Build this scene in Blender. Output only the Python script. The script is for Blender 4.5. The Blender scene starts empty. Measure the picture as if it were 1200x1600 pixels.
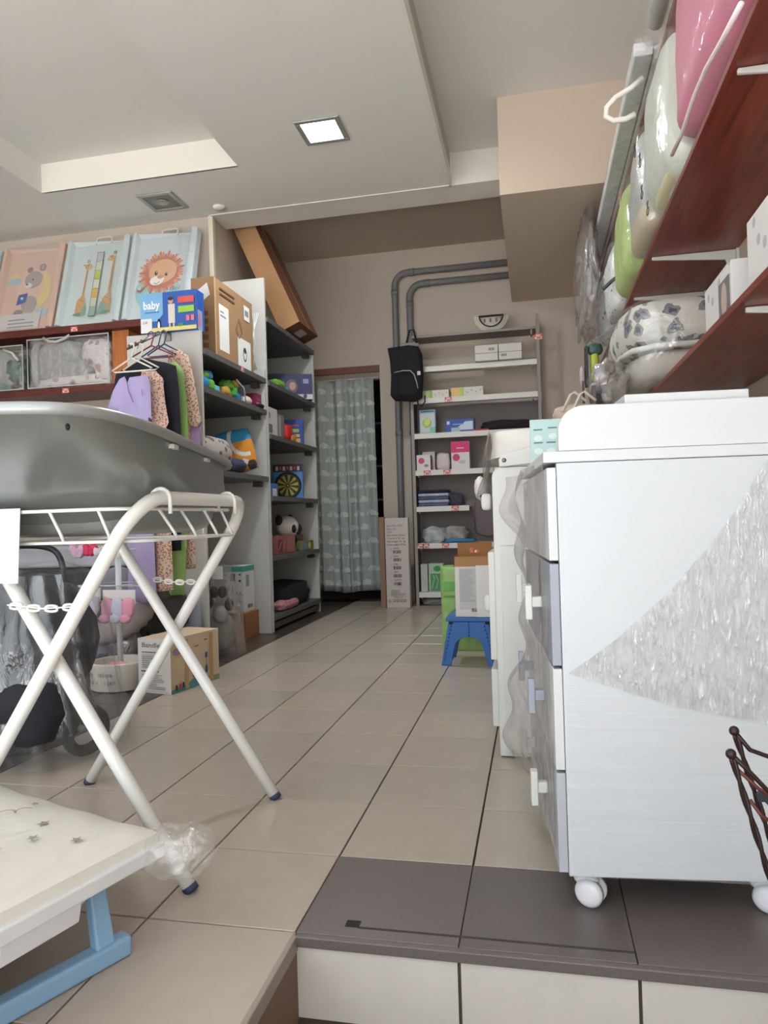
import bpy, math, random
from mathutils import Vector, Matrix
random.seed(7)
SC = bpy.context.scene
COL = SC.collection
PI = math.pi

# ------------------------------------------------------------------ camera
F_PX = 1123.29
CAM = Vector((0.4564, -1.2639, 0.7547))
YAW, PITCH, ROLL = 0.20795, 0.00964, 0.02995
_R = (Matrix.Rotation(YAW, 3, 'Z') @ Matrix.Rotation(PITCH, 3, 'X') @ Matrix.Rotation(ROLL, 3, 'Y'))
cd = bpy.data.cameras.new('camera')
cam = bpy.data.objects.new('camera', cd); COL.objects.link(cam)
cd.sensor_fit = 'VERTICAL'; cd.sensor_height = 24.0
cd.lens = F_PX / 1600 * 24.0
cd.clip_start = 0.02
_M = Matrix((_R.col[0], _R.col[2], -_R.col[1])).transposed()
cam.matrix_world = Matrix.Translation(CAM) @ _M.to_4x4()
SC.camera = cam

def at(px, py, X=None, Y=None, Z=None):
    """point where the sight line through a pixel of the photograph meets a plane of the room"""
    d = _R @ Vector(((px - 600) / F_PX, 1, -(py - 800) / F_PX))
    i, v = (0, X) if X is not None else (1, Y) if Y is not None else (2, Z)
    t = (v - CAM[i]) / d[i]
    return CAM + d * t

# ------------------------------------------------------------------ world, light, exposure
w = bpy.data.worlds.new('world'); SC.world = w; w.use_nodes = True
bg = w.node_tree.nodes['Background']
bg.inputs[0].default_value = (0.86, 0.93, 1.0, 1); bg.inputs[1].default_value = 1.35
SC.view_settings.view_transform = 'Standard'; SC.view_settings.look = 'None'
SC.view_settings.gamma = 1; SC.view_settings.use_curve_mapping = False
SC.view_settings.exposure = 0.95
sl = bpy.data.lights.new('sun', 'SUN'); sl.energy = 16; sl.angle = 0.01; sl.color = (1, 0.97, 0.94)
so = bpy.data.objects.new('sun', sl); COL.objects.link(so); so.rotation_euler = (math.radians(20), 0, math.radians(8))
def area(name, loc, size, sizey, power, rot, color=(1, 1, 1), portal=False):
    l = bpy.data.lights.new(name, 'AREA'); l.shape = 'RECTANGLE'; l.size = size; l.size_y = sizey
    l.energy = power; l.color = color
    if portal: l.cycles.is_portal = True
    o = bpy.data.objects.new(name, l); COL.objects.link(o); o.location = loc; o.rotation_euler = rot
    return o
area('daylight_portal', (-1.3, -2.28, 1.4), 5.2, 3.1, 1, (PI / 2, 0, 0), portal=True)

# ------------------------------------------------------------------ materials
def lin(c):
    return tuple(((x / 255) / 12.92 if x / 255 <= 0.04045 else ((x / 255 + 0.055) / 1.055) ** 2.4) for x in c)
_mc = {}
def M(rgb, rough=0.6, metal=0.0, bump=0.0, bscale=200, vary=0.0, vscale=6, emit=0, coat=0.0):
    key = (rgb, rough, metal, bump, bscale, vary, vscale, emit, coat)
    if key in _mc: return _mc[key]
    m = bpy.data.materials.new('paint_%d_%d_%d' % rgb); m.use_nodes = True
    nt = m.node_tree; b = nt.nodes['Principled BSDF']
    c = lin(rgb); b.inputs['Base Color'].default_value = (*c, 1)
    b.inputs['Roughness'].default_value = rough; b.inputs['Metallic'].default_value = metal
    if coat: b.inputs['Coat Weight'].default_value = coat; b.inputs['Coat Roughness'].default_value = 0.08
    if emit:
        b.inputs['Emission Color'].default_value = (*c, 1); b.inputs['Emission Strength'].default_value = emit
    if vary or bump:
        tc = nt.nodes.new('ShaderNodeTexCoord')
    if vary:
        n = nt.nodes.new('ShaderNodeTexNoise'); n.inputs['Scale'].default_value = vscale; n.inputs['Detail'].default_value = 5
        nt.links.new(tc.outputs['Object'], n.inputs['Vector'])
        r = nt.nodes.new('ShaderNodeValToRGB')
        r.color_ramp.elements[0].position = 0.3; r.color_ramp.elements[1].position = 0.7
        r.color_ramp.elements[0].color = (*[x * (1 - vary) for x in c], 1)
        r.color_ramp.elements[1].color = (*[min(1, x * (1 + vary)) for x in c], 1)
        nt.links.new(n.outputs['Fac'], r.inputs[0]); nt.links.new(r.outputs[0], b.inputs['Base Color'])
    if bump:
        n2 = nt.nodes.new('ShaderNodeTexNoise'); n2.inputs['Scale'].default_value = bscale; n2.inputs['Detail'].default_value = 3
        nt.links.new(tc.outputs['Object'], n2.inputs['Vector'])
        bp = nt.nodes.new('ShaderNodeBump'); bp.inputs['Strength'].default_value = bump; bp.inputs['Distance'].default_value = 0.01
        nt.links.new(n2.outputs['Fac'], bp.inputs['Height']); nt.links.new(bp.outputs['Normal'], b.inputs['Normal'])
    _mc[key] = m
    return m

def tile_mat(name, c1, c2, rough, speck=0.0):
    m = bpy.data.materials.new(name); m.use_nodes = True; nt = m.node_tree; b = nt.nodes['Principled BSDF']
    oi = nt.nodes.new('ShaderNodeObjectInfo'); tc = nt.nodes.new('ShaderNodeTexCoord')
    r = nt.nodes.new('ShaderNodeMix'); r.data_type = 'RGBA'
    r.inputs[6].default_value = (*lin(c1), 1); r.inputs[7].default_value = (*lin(c2), 1)
    nt.links.new(oi.outputs['Random'], r.inputs[0])
    n = nt.nodes.new('ShaderNodeTexNoise'); n.inputs['Scale'].default_value = 260 if speck else 14; n.inputs['Detail'].default_value = 4
    nt.links.new(tc.outputs['Object'], n.inputs['Vector'])
    k = nt.nodes.new('ShaderNodeMapRange'); k.inputs[3].default_value = 1 - (speck or 0.07); k.inputs[4].default_value = 1 + (speck or 0.07)
    nt.links.new(n.outputs['Fac'], k.inputs[0])
    mul = nt.nodes.new('ShaderNodeVectorMath'); mul.operation = 'SCALE'
    nt.links.new(r.outputs[2], mul.inputs[0]); nt.links.new(k.outputs[0], mul.inputs[3])
    nt.links.new(mul.outputs[0], b.inputs['Base Color'])
    b.inputs['Roughness'].default_value = rough
    return m

def wood_mat(name, c1, c2, rough=0.35, scale=(0.6, 9, 9)):
    m = bpy.data.materials.new(name); m.use_nodes = True; nt = m.node_tree; b = nt.nodes['Principled BSDF']
    tc = nt.nodes.new('ShaderNodeTexCoord'); mp = nt.nodes.new('ShaderNodeMapping'); mp.inputs['Scale'].default_value = scale
    nt.links.new(tc.outputs['Object'], mp.inputs[0])
    n = nt.nodes.new('ShaderNodeTexNoise'); n.inputs['Scale'].default_value = 4; n.inputs['Detail'].default_value = 7; n.inputs['Distortion'].default_value = 0.6
    nt.links.new(mp.outputs[0], n.inputs['Vector'])
    r = nt.nodes.new('ShaderNodeValToRGB'); r.color_ramp.elements[0].position = 0.35; r.color_ramp.elements[1].position = 0.68
    r.color_ramp.elements[0].color = (*lin(c1), 1); r.color_ramp.elements[1].color = (*lin(c2), 1)
    nt.links.new(n.outputs['Fac'], r.inputs[0]); nt.links.new(r.outputs[0], b.inputs['Base Color'])
    b.inputs['Roughness'].default_value = rough
    return m

def spot_mat(name, base, spots, scale, thr=0.32, rough=0.8, spots2=None, dist=0.0):
    """cloth printed with small irregular spots"""
    m = bpy.data.materials.new(name); m.use_nodes = True; nt = m.node_tree; b = nt.nodes['Principled BSDF']
    tc = nt.nodes.new('ShaderNodeTexCoord'); v = nt.nodes.new('ShaderNodeTexVoronoi'); v.inputs['Scale'].default_value = scale
    nt.links.new(tc.outputs['Object'], v.inputs['Vector'])
    if dist:
        n = nt.nodes.new('ShaderNodeTexNoise'); n.inputs['Scale'].default_value = scale * 1.5
        nt.links.new(tc.outputs['Object'], n.inputs['Vector'])
        ma = nt.nodes.new('ShaderNodeVectorMath'); ma.operation = 'MULTIPLY_ADD'; ma.inputs[1].default_value = (dist,) * 3
        nt.links.new(n.outputs['Color'], ma.inputs[0]); nt.links.new(tc.outputs['Object'], ma.inputs[2]); nt.links.new(ma.outputs[0], v.inputs['Vector'])
    r = nt.nodes.new('ShaderNodeValToRGB'); r.color_ramp.interpolation = 'CONSTANT'
    r.color_ramp.elements[0].color = (*lin(spots), 1); r.color_ramp.elements[1].position = thr; r.color_ramp.elements[1].color = (*lin(base), 1)
    if spots2:
        e = r.color_ramp.elements.new(thr * 0.5); e.color = (*lin(spots2), 1)
    nt.links.new(v.outputs['Distance'], r.inputs[0]); nt.links.new(r.outputs[0], b.inputs['Base Color'])
    b.inputs['Roughness'].default_value = rough
    return m

def film_mat(name, clear=0.8, tint=(255, 255, 255), scale=18, bump=0.6, milky=0.12, stretch=(1, 1, 1), rough=0.12, turn=0.0):
    """clear plastic film: see-through with glossy creases"""
    m = bpy.data.materials.new(name); m.use_nodes = True; nt = m.node_tree
    for n in list(nt.nodes): nt.nodes.remove(n)
    out = nt.nodes.new('ShaderNodeOutputMaterial')
    tr = nt.nodes.new('ShaderNodeBsdfTransparent'); gl = nt.nodes.new('ShaderNodeBsdfGlossy'); df = nt.nodes.new('ShaderNodeBsdfDiffuse')
    gl.inputs['Roughness'].default_value = rough; gl.inputs['Color'].default_value = (1, 1, 1, 1)
    df.inputs['Color'].default_value = (*lin(tint), 1)
    tc = nt.nodes.new('ShaderNodeTexCoord'); mp = nt.nodes.new('ShaderNodeMapping'); mp.inputs['Scale'].default_value = stretch; mp.inputs['Rotation'].default_value = (0, turn, 0)
    nt.links.new(tc.outputs['Object'], mp.inputs[0])
    n = nt.nodes.new('ShaderNodeTexNoise'); n.inputs['Scale'].default_value = scale; n.inputs['Detail'].default_value = 5; n.inputs['Distortion'].default_value = 1.2
    nt.links.new(mp.outputs[0], n.inputs['Vector'])
    bp = nt.nodes.new('ShaderNodeBump'); bp.inputs['Strength'].default_value = bump; bp.inputs['Distance'].default_value = 0.03
    nt.links.new(n.outputs['Fac'], bp.inputs['Height']); nt.links.new(bp.outputs['Normal'], gl.inputs['Normal'])
    m1 = nt.nodes.new('ShaderNodeMixShader'); m1.inputs[0].default_value = milky / max(0.001, (1 - clear))
    nt.links.new(gl.outputs[0], m1.inputs[1]); nt.links.new(df.outputs[0], m1.inputs[2])
    m2 = nt.nodes.new('ShaderNodeMixShader')
    mr = nt.nodes.new('ShaderNodeMapRange'); mr.inputs[1].default_value = 0.35; mr.inputs[2].default_value = 0.75
    mr.inputs[3].default_value = (1 - clear) * 0.5; mr.inputs[4].default_value = (1 - clear) * 1.9
    nt.links.new(n.outputs['Fac'], mr.inputs[0]); nt.links.new(mr.outputs[0], m2.inputs[0])
    nt.links.new(tr.outputs[0], m2.inputs[1]); nt.links.new(m1.outputs[0], m2.inputs[2])
    nt.links.new(m2.outputs[0], out.inputs[0])
    return m

WALL = M((198, 184, 168), 0.85, bump=0.08, bscale=90)
CEIL = M((232, 230, 224), 0.9)
CEIL_W = M((232, 228, 218), 0.8)
GREYWALL = M((188, 172, 154), 0.85)
WHITE = M((232, 232, 228), 0.35)
LACQ = M((200, 205, 208), 0.3)
STEELW = M((236, 236, 230), 0.3, coat=0.3)
LAM = M((190, 188, 182), 0.5)
LAMD = M((92, 90, 88), 0.5)
GREYP = M((122, 122, 120), 0.45)
BLACK = M((24, 24, 28), 0.75)
NAVY = M((30, 32, 48), 0.9)
CARD = M((160, 124, 88), 0.85, vary=0.06, vscale=9)
CARDL = M((196, 158, 112), 0.85)
PAPER = M((232, 230, 226), 0.7)
INK = M((60, 60, 62), 0.8)
INKL = M((140, 140, 142), 0.8)
RED = M((196, 46, 44), 0.6)
REDWOOD = wood_mat('red_shelf_wood', (104, 40, 30), (146, 62, 44), 0.32, (9, 0.6, 9))
REDWOODX = wood_mat('red_shelf_wood_side', (84, 36, 30), (112, 50, 40), 0.4, (0.6, 9, 9))
ORWOOD = wood_mat('orange_wood', (172, 98, 44), (196, 122, 60), 0.4, (9, 9, 0.6))
FILM = film_mat('clear_film', 0.80, (235, 232, 228), 16, 0.7, 0.09)
FILMC = film_mat('mat_film', 0.94, (235, 232, 228), 5, 0.35, 0.012, (1, 1, 1), 0.08)
FILMG = film_mat('grey_film', 0.6, (176, 166, 160), 10, 0.8, 0.28, (1, 1, 0.4))
FILMD = film_mat('dark_bag_film', 0.86, (150, 150, 152), 9, 0.6, 0.06, (1, 1, 0.35), 0.1)
FILMP = film_mat('pack_film', 0.88, (235, 235, 230), 7, 0.6, 0.03, (1, 1, 1), 0.1)
STRETCH = film_mat('stretch_film', 0.6, (226, 228, 228), 42, 1.0, 0.14, (2.2, 1, 0.45), 0.25, turn=0.45)
STRETCHH = film_mat('stretch_film_smooth', 0.9, (236, 238, 240), 7, 0.25, 0.08, (0.25, 1, 9), 0.3)

# ------------------------------------------------------------------ mesh helpers
ORG = {}
class MB:
    def __init__(s, T=None):
        s.v = []; s.f = []; s.mi = []; s.mats = []; s.T = T
    def m(s, mat):
        if mat not in s.mats: s.mats.append(mat)
        return s.mats.index(mat)
    def add(s, vs, fs, mat):
        b = len(s.v)
        for p in vs:
            p = Vector(p); s.v.append(s.T @ p if s.T else p)
        k = s.m(mat)
        for f in fs: s.f.append([i + b for i in f]); s.mi.append(k)
        return s
    def box(s, x0, x1, y0, y1, z0, z1, mat):
        return s.add([(x0, y0, z0), (x1, y0, z0), (x1, y1, z0), (x0, y1, z0), (x0, y0, z1), (x1, y0, z1), (x1, y1, z1), (x0, y1, z1)],
                     [(0, 3, 2, 1), (4, 5, 6, 7), (0, 1, 5, 4), (1, 2, 6, 5), (2, 3, 7, 6), (3, 0, 4, 7)], mat)
    def hexa(s, a, b, mat):
        """a: four corners, b: the four opposite corners"""
        return s.add(list(a) + list(b), [(3, 2, 1, 0), (4, 5, 6, 7), (0, 1, 5, 4), (1, 2, 6, 5), (2, 3, 7, 6), (3, 0, 4, 7)], mat)
    def prism(s, pts, off, mat):
        n = len(pts); off = Vector(off); a = [Vector(p) for p in pts]
        return s.add(a + [p + off for p in a], [tuple(range(n))[::-1], tuple(range(n, 2 * n))] + [(i, (i + 1) % n, n + (i + 1) % n, n + i) for i in range(n)], mat)
    def tube(s, pts, r, mat, n=8, closed=False, caps=True):
        P = [Vector(p) for p in pts]; k = len(P); vs = []; fs = []
        rr = r if isinstance(r, (list, tuple)) else [r] * k
        up = None
        for i in range(k):
            a = P[i - 1] if (i or closed) else P[0]; b = P[(i + 1) % k] if (i < k - 1 or closed) else P[-1]
            t = (b - a).normalized()
            if up is None:
                up = t.orthogonal().normalized()
            up = (up - t * up.dot(t)).normalized(); q = t.cross(up)
            for j in range(n):
                an = 2 * PI * j / n
                vs.append(P[i] + (up * math.cos(an) + q * math.sin(an)) * rr[i])
        for i in range(k if closed else k - 1):
            for j in range(n):
                a = i * n + j; b = i * n + (j + 1) % n; c = ((i + 1) % k) * n
                fs.append((a, b, c + (j + 1) % n, c + j))
        if caps and not closed:
            fs.append(tuple(range(n))[::-1]); fs.append(tuple(range((k - 1) * n, k * n)))
        return s.add(vs, fs, mat)
    def lathe(s, prof, c, mat, n=20, T=None, a0=0, a1=2 * PI):
        vs = []; fs = []; full = abs(a1 - a0 - 2 * PI) < 1e-6; m = n if full else n + 1
        for r, z in prof:
            for j in range(m):
                an = a0 + (a1 - a0) * j / n
                p = Vector((r * math.cos(an), r * math.sin(an), z))
                if T: p = T @ p
                vs.append(p + Vector(c))
        for i in range(len(prof) - 1):
            for j in range(n):
                a = i * m + j; b = i * m + (j + 1) % m
                fs.append((a, b, b + m, a + m))
        return s.add(vs, fs, mat)
    def blob(s, c, size, mat, e=0.6, e2=None, nu=24, nv=14, noise=0.0, rot=None, seed=0, freq=3.0):
        """superellipsoid cushion with soft lumps"""
        e2 = e2 or e; rnd = random.Random(seed); ph = [rnd.uniform(0, 6.28) for _ in range(6)]
        def sg(x, p): return math.copysign(abs(x) ** p, x)
        vs = []; fs = []
        for i in range(nv + 1):
            la = -PI / 2 + PI * i / nv
            for j in range(nu):
                lo = 2 * PI * j / nu
                x = sg(math.cos(la), e2) * sg(math.cos(lo), e); y = sg(math.cos(la), e2) * sg(math.sin(lo), e); z = sg(math.sin(la), e2)
                k = 1 + noise * (math.sin(freq * x * 2 + ph[0]) * math.sin(freq * z * 2 + ph[1]) + math.sin(freq * 3.1 * y + ph[2] + 2 * z) * 0.6 + 0.5 * math.sin(freq * 5 * z + ph[3] + 3 * x))
                p = Vector((x * size[0] / 2 * k, y * size[1] / 2 * k, z * size[2] / 2 * k))
                if rot: p = rot @ p
                vs.append(p + Vector(c))
        for i in range(nv):
            for j in range(nu):
                a = i * nu + j; b = i * nu + (j + 1) % nu
                fs.append((a, b, b + nu, a + nu))
        return s.add(vs, fs, mat)
    def grid(s, fn, nu, nv, mat):
        vs = [fn(i / nu, j / nv) for j in range(nv + 1) for i in range(nu + 1)]
        fs = [(j * (nu + 1) + i, j * (nu + 1) + i + 1, (j + 1) * (nu + 1) + i + 1, (j + 1) * (nu + 1) + i) for j in range(nv) for i in range(nu)]
        return s.add(vs, fs, mat)
    def build(s, name, parent=None, smooth=False, bevel=0, solid=0, origin=None, seg=2):
        if parent is not None: o = ORG[parent]
        elif origin is not None: o = Vector(origin)
        else:
            xs = [p.x for p in s.v]; ys = [p.y for p in s.v]; zs = [p.z for p in s.v]
            o = Vector(((min(xs) + max(xs)) / 2, (min(ys) + max(ys)) / 2, min(zs)))
        me = bpy.data.meshes.new(name); me.from_pydata([p - o for p in s.v], [], s.f); me.update()
        for mt in s.mats: me.materials.append(mt)
        me.polygons.foreach_set('material_index', s.mi)
        if smooth: me.polygons.foreach_set('use_smooth', [True] * len(me.polygons))
        ob = bpy.data.objects.new(name, me); COL.objects.link(ob)
        if parent is not None: ob.parent = parent
        else: ob.location = o
        ORG[ob] = o
        if solid:
            md = ob.modifiers.new('thickness', 'SOLIDIFY'); md.thickness = solid; md.offset = 0
        if bevel:
            md = ob.modifiers.new('bevel', 'BEVEL'); md.width = bevel; md.segments = seg; md.limit_method = 'ANGLE'; md.harden_normals = False
        return ob

def tag(o, label=None, cat=None, group=None, kind=None):
    if label: o['label'] = label
    if cat: o['category'] = cat
    if group: o['group'] = group
    if kind: o['kind'] = kind
    return o
def thing(name, label, cat, loc, group=None):
    o = bpy.data.objects.new(name, None); COL.objects.link(o); o.location = loc; o.empty_display_size = 0.05
    ORG[o] = Vector(loc)
    return tag(o, label, cat, group)
def struct(mb, name, parent=None, **k):
    o = mb.build(name, parent, **k)
    if parent is None: o['kind'] = 'structure'
    return o
def bx(x0, x1, y0, y1, z0, z1, mat, T=None): return MB(T).box(x0, x1, y0, y1, z0, z1, mat)
def dup(o, parent=None, loc=None):
    c = o.copy(); COL.objects.link(c); ORG[c] = ORG[o]
    if parent: c.parent = parent
    if loc is not None: c.location = loc; ORG[c] = Vector(loc)
    for ch in list(o.children): dup(ch, c)
    return c

# flat print: thin coloured shapes stacked on a face of a real object
_tc = {}
def text_mesh(txt, bold=False):
    if txt in _tc: return _tc[txt]
    cu = bpy.data.curves.new('t', 'FONT'); cu.body = txt; cu.size = 1; cu.resolution_u = 2
    if bold: cu.offset = 0.02
    ob = bpy.data.objects.new('t', cu); COL.objects.link(ob)
    bpy.context.view_layer.update()
    me = bpy.data.meshes.new_from_object(ob)
    vs = [v.co.copy() for v in me.vertices]; fs = [tuple(p.vertices) for p in me.polygons]
    bpy.data.objects.remove(ob); bpy.data.meshes.remove(me)
    _tc[txt] = (vs, fs); return _tc[txt]
class Art:
    def __init__(s, O, U, V, w, h, fn=None, d=0.0005):
        """O lower-left corner, U/V unit directions, w/h size in metres; drawing units are 0..1 of w and h"""
        s.O = Vector(O); s.U = Vector(U).normalized(); s.V = Vector(V).normalized(); s.w = w; s.h = h
        s.N = s.U.cross(s.V).normalized(); s.mb = MB(); s.k = 1; s.fn = fn; s.d = d
    def P(s, x, y):
        if s.fn: return s.fn(x, y, s.k * s.d)
        return s.O + s.U * (x * s.w) + s.V * (y * s.h) + s.N * (s.k * s.d)
    def poly(s, pts, mat, same=False):
        s.mb.add([s.P(x, y) for x, y in pts], [tuple(range(len(pts)))], mat)
        if not same: s.k += 1
        return s
    def rect(s, x0, y0, x1, y1, mat, same=False, sub=1):
        if sub > 1:
            for i in range(sub):
                a = x0 + (x1 - x0) * i / sub; b = x0 + (x1 - x0) * (i + 1) / sub
                s.mb.add([s.P(a, y0), s.P(b, y0), s.P(b, y1), s.P(a, y1)], [(0, 1, 2, 3)], mat)
            if not same: s.k += 1
            return s
        return s.poly([(x0, y0), (x1, y0), (x1, y1), (x0, y1)], mat, same)
    def ell(s, cx, cy, rx, ry, mat, n=18, rot=0, same=False):
        """radii in fractions of the width"""
        a = s.w / s.h; c, q = math.cos(rot), math.sin(rot)
        pts = []
        for i in range(n):
            t = 2 * PI * i / n; x = rx * math.cos(t); y = ry * math.sin(t)
            pts.append((cx + x * c - y * q, cy + (x * q + y * c) * a))
        return s.poly(pts, mat, same)
    def line(s, pts, wd, mat, same=False):
        a = s.w / s.h
        for (x0, y0), (x1, y1) in zip(pts, pts[1:]):
            dx, dy = x1 - x0, (y1 - y0) / a; L = math.hypot(dx, dy) or 1; nx, ny = -dy / L * wd / 2, dx / L * wd / 2
            s.mb.add([s.P(x0 - nx, y0 - ny * a), s.P(x1 - nx, y1 - ny * a), s.P(x1 + nx, y1 + ny * a), s.P(x0 + nx, y0 + ny * a)], [(0, 1, 2, 3)], mat)
        if not same: s.k += 1
        return s
    def text(s, txt, x, y, hgt, mat, width=None, rot=0, bold=False):
        """hgt in metres (letter size); x,y fractions of the lower-left start"""
        vs, fs = text_mesh(txt, bold)
        sx = hgt
        if width:
            W = max(v.x for v in vs); sx = width * s.w / W
        c, q = math.cos(rot), math.sin(rot)
        pts = []
        for v in vs:
            a, b = v.x * sx, v.y * hgt
            pts.append(s.P(x + (a * c - b * q) / s.w, y + (a * q + b * c) / s.h))
        s.mb.add(pts, fs, mat); s.k += 1
        return s
    def bars(s, x0, y0, x1, y1, mat, n=14, seed=1):
        r = random.Random(seed); x = x0
        for i in range(n):
            wd = (x1 - x0) / n
            s.rect(x, y0, x + wd * r.uniform(0.25, 0.7), y1, mat, same=True); x += wd
        s.k += 1; return s
    def lines(s, x0, y0, x1, y1, n, mat, fill=0.35, seed=2):
        r = random.Random(seed); st = (y1 - y0) / n
        for i in range(n):
            s.rect(x0, y0 + st * i, x0 + (x1 - x0) * r.uniform(0.6, 1), y0 + st * (i + fill), mat, same=True)
        s.k += 1; return s
    def build(s, name, parent, label=None):
        o = s.mb.build(name, parent)
        if label: o['label'] = label
        return o

def carton(name, label, cat, x0, x1, y0, y1, z0, z1, mat, T=None, group=None, bev=0.002, loc=None):
    """a closed box with top flaps; returns (root, art(face))"""
    c = Vector(((x0 + x1) / 2, (y0 + y1) / 2, z0))
    r = thing(name, label, cat, (T @ c) if T else c, group)
    MB(T).box(x0, x1, y0, y1, z0, z1, mat).build('carton_body', r, bevel=bev)
    def art(face):
        R3 = T.to_3x3() if T else Matrix.Identity(3); P = (lambda p: T @ Vector(p)) if T else Vector
        if face == 'front': return Art(P((x0, y0, z0)), R3 @ Vector((1, 0, 0)), R3 @ Vector((0, 0, 1)), x1 - x0, z1 - z0)
        if face == 'right': return Art(P((x1, y0, z0)), R3 @ Vector((0, 1, 0)), R3 @ Vector((0, 0, 1)), y1 - y0, z1 - z0)
        if face == 'left': return Art(P((x0, y1, z0)), R3 @ Vector((0, -1, 0)), R3 @ Vector((0, 0, 1)), y1 - y0, z1 - z0)
        if face == 'top': return Art(P((x0, y0, z1)), R3 @ Vector((1, 0, 0)), R3 @ Vector((0, 1, 0)), x1 - x0, y1 - y0)
    return r, art
def TR(loc, deg): return Matrix.Translation(loc) @ Matrix.Rotation(math.radians(deg), 4, 'Z')

# ================================================================== THE SETTING
XL, XR, YB, YF = -4.2, 1.3, 5.18, -2.3
ZC, ZH = 2.99, 3.21
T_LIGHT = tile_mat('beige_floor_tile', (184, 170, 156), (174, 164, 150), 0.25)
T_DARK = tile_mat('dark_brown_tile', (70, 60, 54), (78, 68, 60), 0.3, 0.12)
T_GRAN = tile_mat('dark_granite', (108, 98, 94), (100, 93, 90), 0.35, 0.35)
T_RISE = tile_mat('pale_riser_tile', (206, 200, 190), (198, 193, 184), 0.35)
GROUT = M((74, 65, 58), 0.9)
fl = MB(); fl.box(XL, XR + 0.1, 0.0, YB + 2.2, -0.17, -0.008, GROUT); fl.box(XL, 0.0, YF, 0.0, -0.17, -0.008, GROUT)
floor = struct(fl, 'floor', origin=(0, 0, 0))
def tile_mesh(nm, x, y, z, mat):
    me = bpy.data.meshes.new(nm); b = 0.0012
    X, Y, Z = x / 2, y / 2, z
    vs = [(-X, -Y, 0), (X, -Y, 0), (X, Y, 0), (-X, Y, 0), (-X, -Y, Z - b), (X, -Y, Z - b), (X, Y, Z - b), (-X, Y, Z - b),
          (-X + b, -Y + b, Z), (X - b, -Y + b, Z), (X - b, Y - b, Z), (-X + b, Y - b, Z)]
    fs = [(0, 1, 5, 4), (1, 2, 6, 5), (2, 3, 7, 6), (3, 0, 4, 7), (4, 5, 9, 8), (5, 6, 10, 9), (6, 7, 11, 10), (7, 4, 8, 11), (8, 9, 10, 11)]
    me.from_pydata(vs, [], fs); me.materials.append(mat); return me
tl = tile_mesh('tile', 0.2955, 0.2955, 0.008, T_LIGHT); td = tile_mesh('tile', 0.2955, 0.2955, 0.008, T_DARK)
tg = tile_mesh('tile', 0.2985, 0.3, 0.008, T_GRAN)
def put_tile(me, x, y, parent=floor, z=-0.008):
    o = bpy.data.objects.new('tile', me); COL.objects.link(o); o.parent = parent; o.location = (x, y, z); return o
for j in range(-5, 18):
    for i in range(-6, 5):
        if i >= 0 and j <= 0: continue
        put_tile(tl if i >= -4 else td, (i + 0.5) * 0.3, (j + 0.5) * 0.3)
for i in range(0, 5):
    put_tile(tg, (i + 0.5) * 0.3, 0.150)
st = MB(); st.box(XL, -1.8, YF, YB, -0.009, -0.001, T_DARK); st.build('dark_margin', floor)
# the step: nosing, riser tiles, side cheek, lower landing
step = struct(MB().box(0.0, XR, -0.005, -0.001, -0.157, -0.021, GROUT), 'trim_1')
MB().box(0.0, XR, -0.014, -0.0005, -0.020, -0.0005, T_GRAN).build('nosing', step, bevel=0.002)
for i in range(5):
    x0 = 0.004 + i * 0.3
    MB().box(x0, min(x0 + 0.294, XR), -0.008, 0.0, -0.15, -0.022, T_RISE).build('tile', step)
cheek = struct(MB().box(-0.02, 0.004, YF, 0.0, -0.157, -0.03, M((120, 96, 78), 0.7)), 'trim_2')
MB().box(-0.02, 0.006, YF, 0.0, -0.03, -0.0005, M((150, 140, 128), 0.5)).build('nosing', cheek, bevel=0.002)
struct(MB().box(0.0, 2.2, YF - 1.2, 0.012, -0.2, -0.157, M((86, 70, 60), 0.8, vary=0.1)), 'floor_lower')
# pavement outside the open shop front
struct(MB().box(-9, 9, -14, YF, -0.24, -0.172, M((192, 194, 196), 0.9)), 'trim_3')['label'] = 'pale pavement outside the shop front'
# tape marks on the granite
o = MB(); o.box(0.085, 0.112, 0.03, 0.052, 0.0002, 0.0006, M((30, 30, 30), 0.8)); o.box(0.11, 0.6, 0.028, 0.034, 0.0002, 0.0005, M((60, 56, 54), 0.8))
tag(o.build('tape_strip'), 'dark worn tape strip stuck along the granite step edge', 'tape')

# walls
struct(bx(XR, XR + 0.15, YF, YB + 0.12, -0.2, 3.4, WALL), 'wall_right')
struct(bx(XL - 0.15, XL, YF, 3.7, -0.2, 3.4, WALL), 'wall_left')
struct(bx(XL, -1.78, 3.58, 3.70, 0, ZC + 0.3, WALL), 'wall_middle')
struct(bx(-1.90, -1.78, 3.705, YB, 0, 3.3, WALL), 'wall_recess')
DXL, DXR, DZT = -1.60, -0.905, 2.17
wb = MB(); wb.box(-1.78, DXL, YB, YB + 0.12, 0, 3.3, WALL); wb.box(DXR, XR, YB, YB + 0.12, 0, 3.3, WALL); wb.box(DXL, DXR, YB, YB + 0.12, DZT, 3.3, WALL)
struct(wb, 'wall_back')
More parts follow.
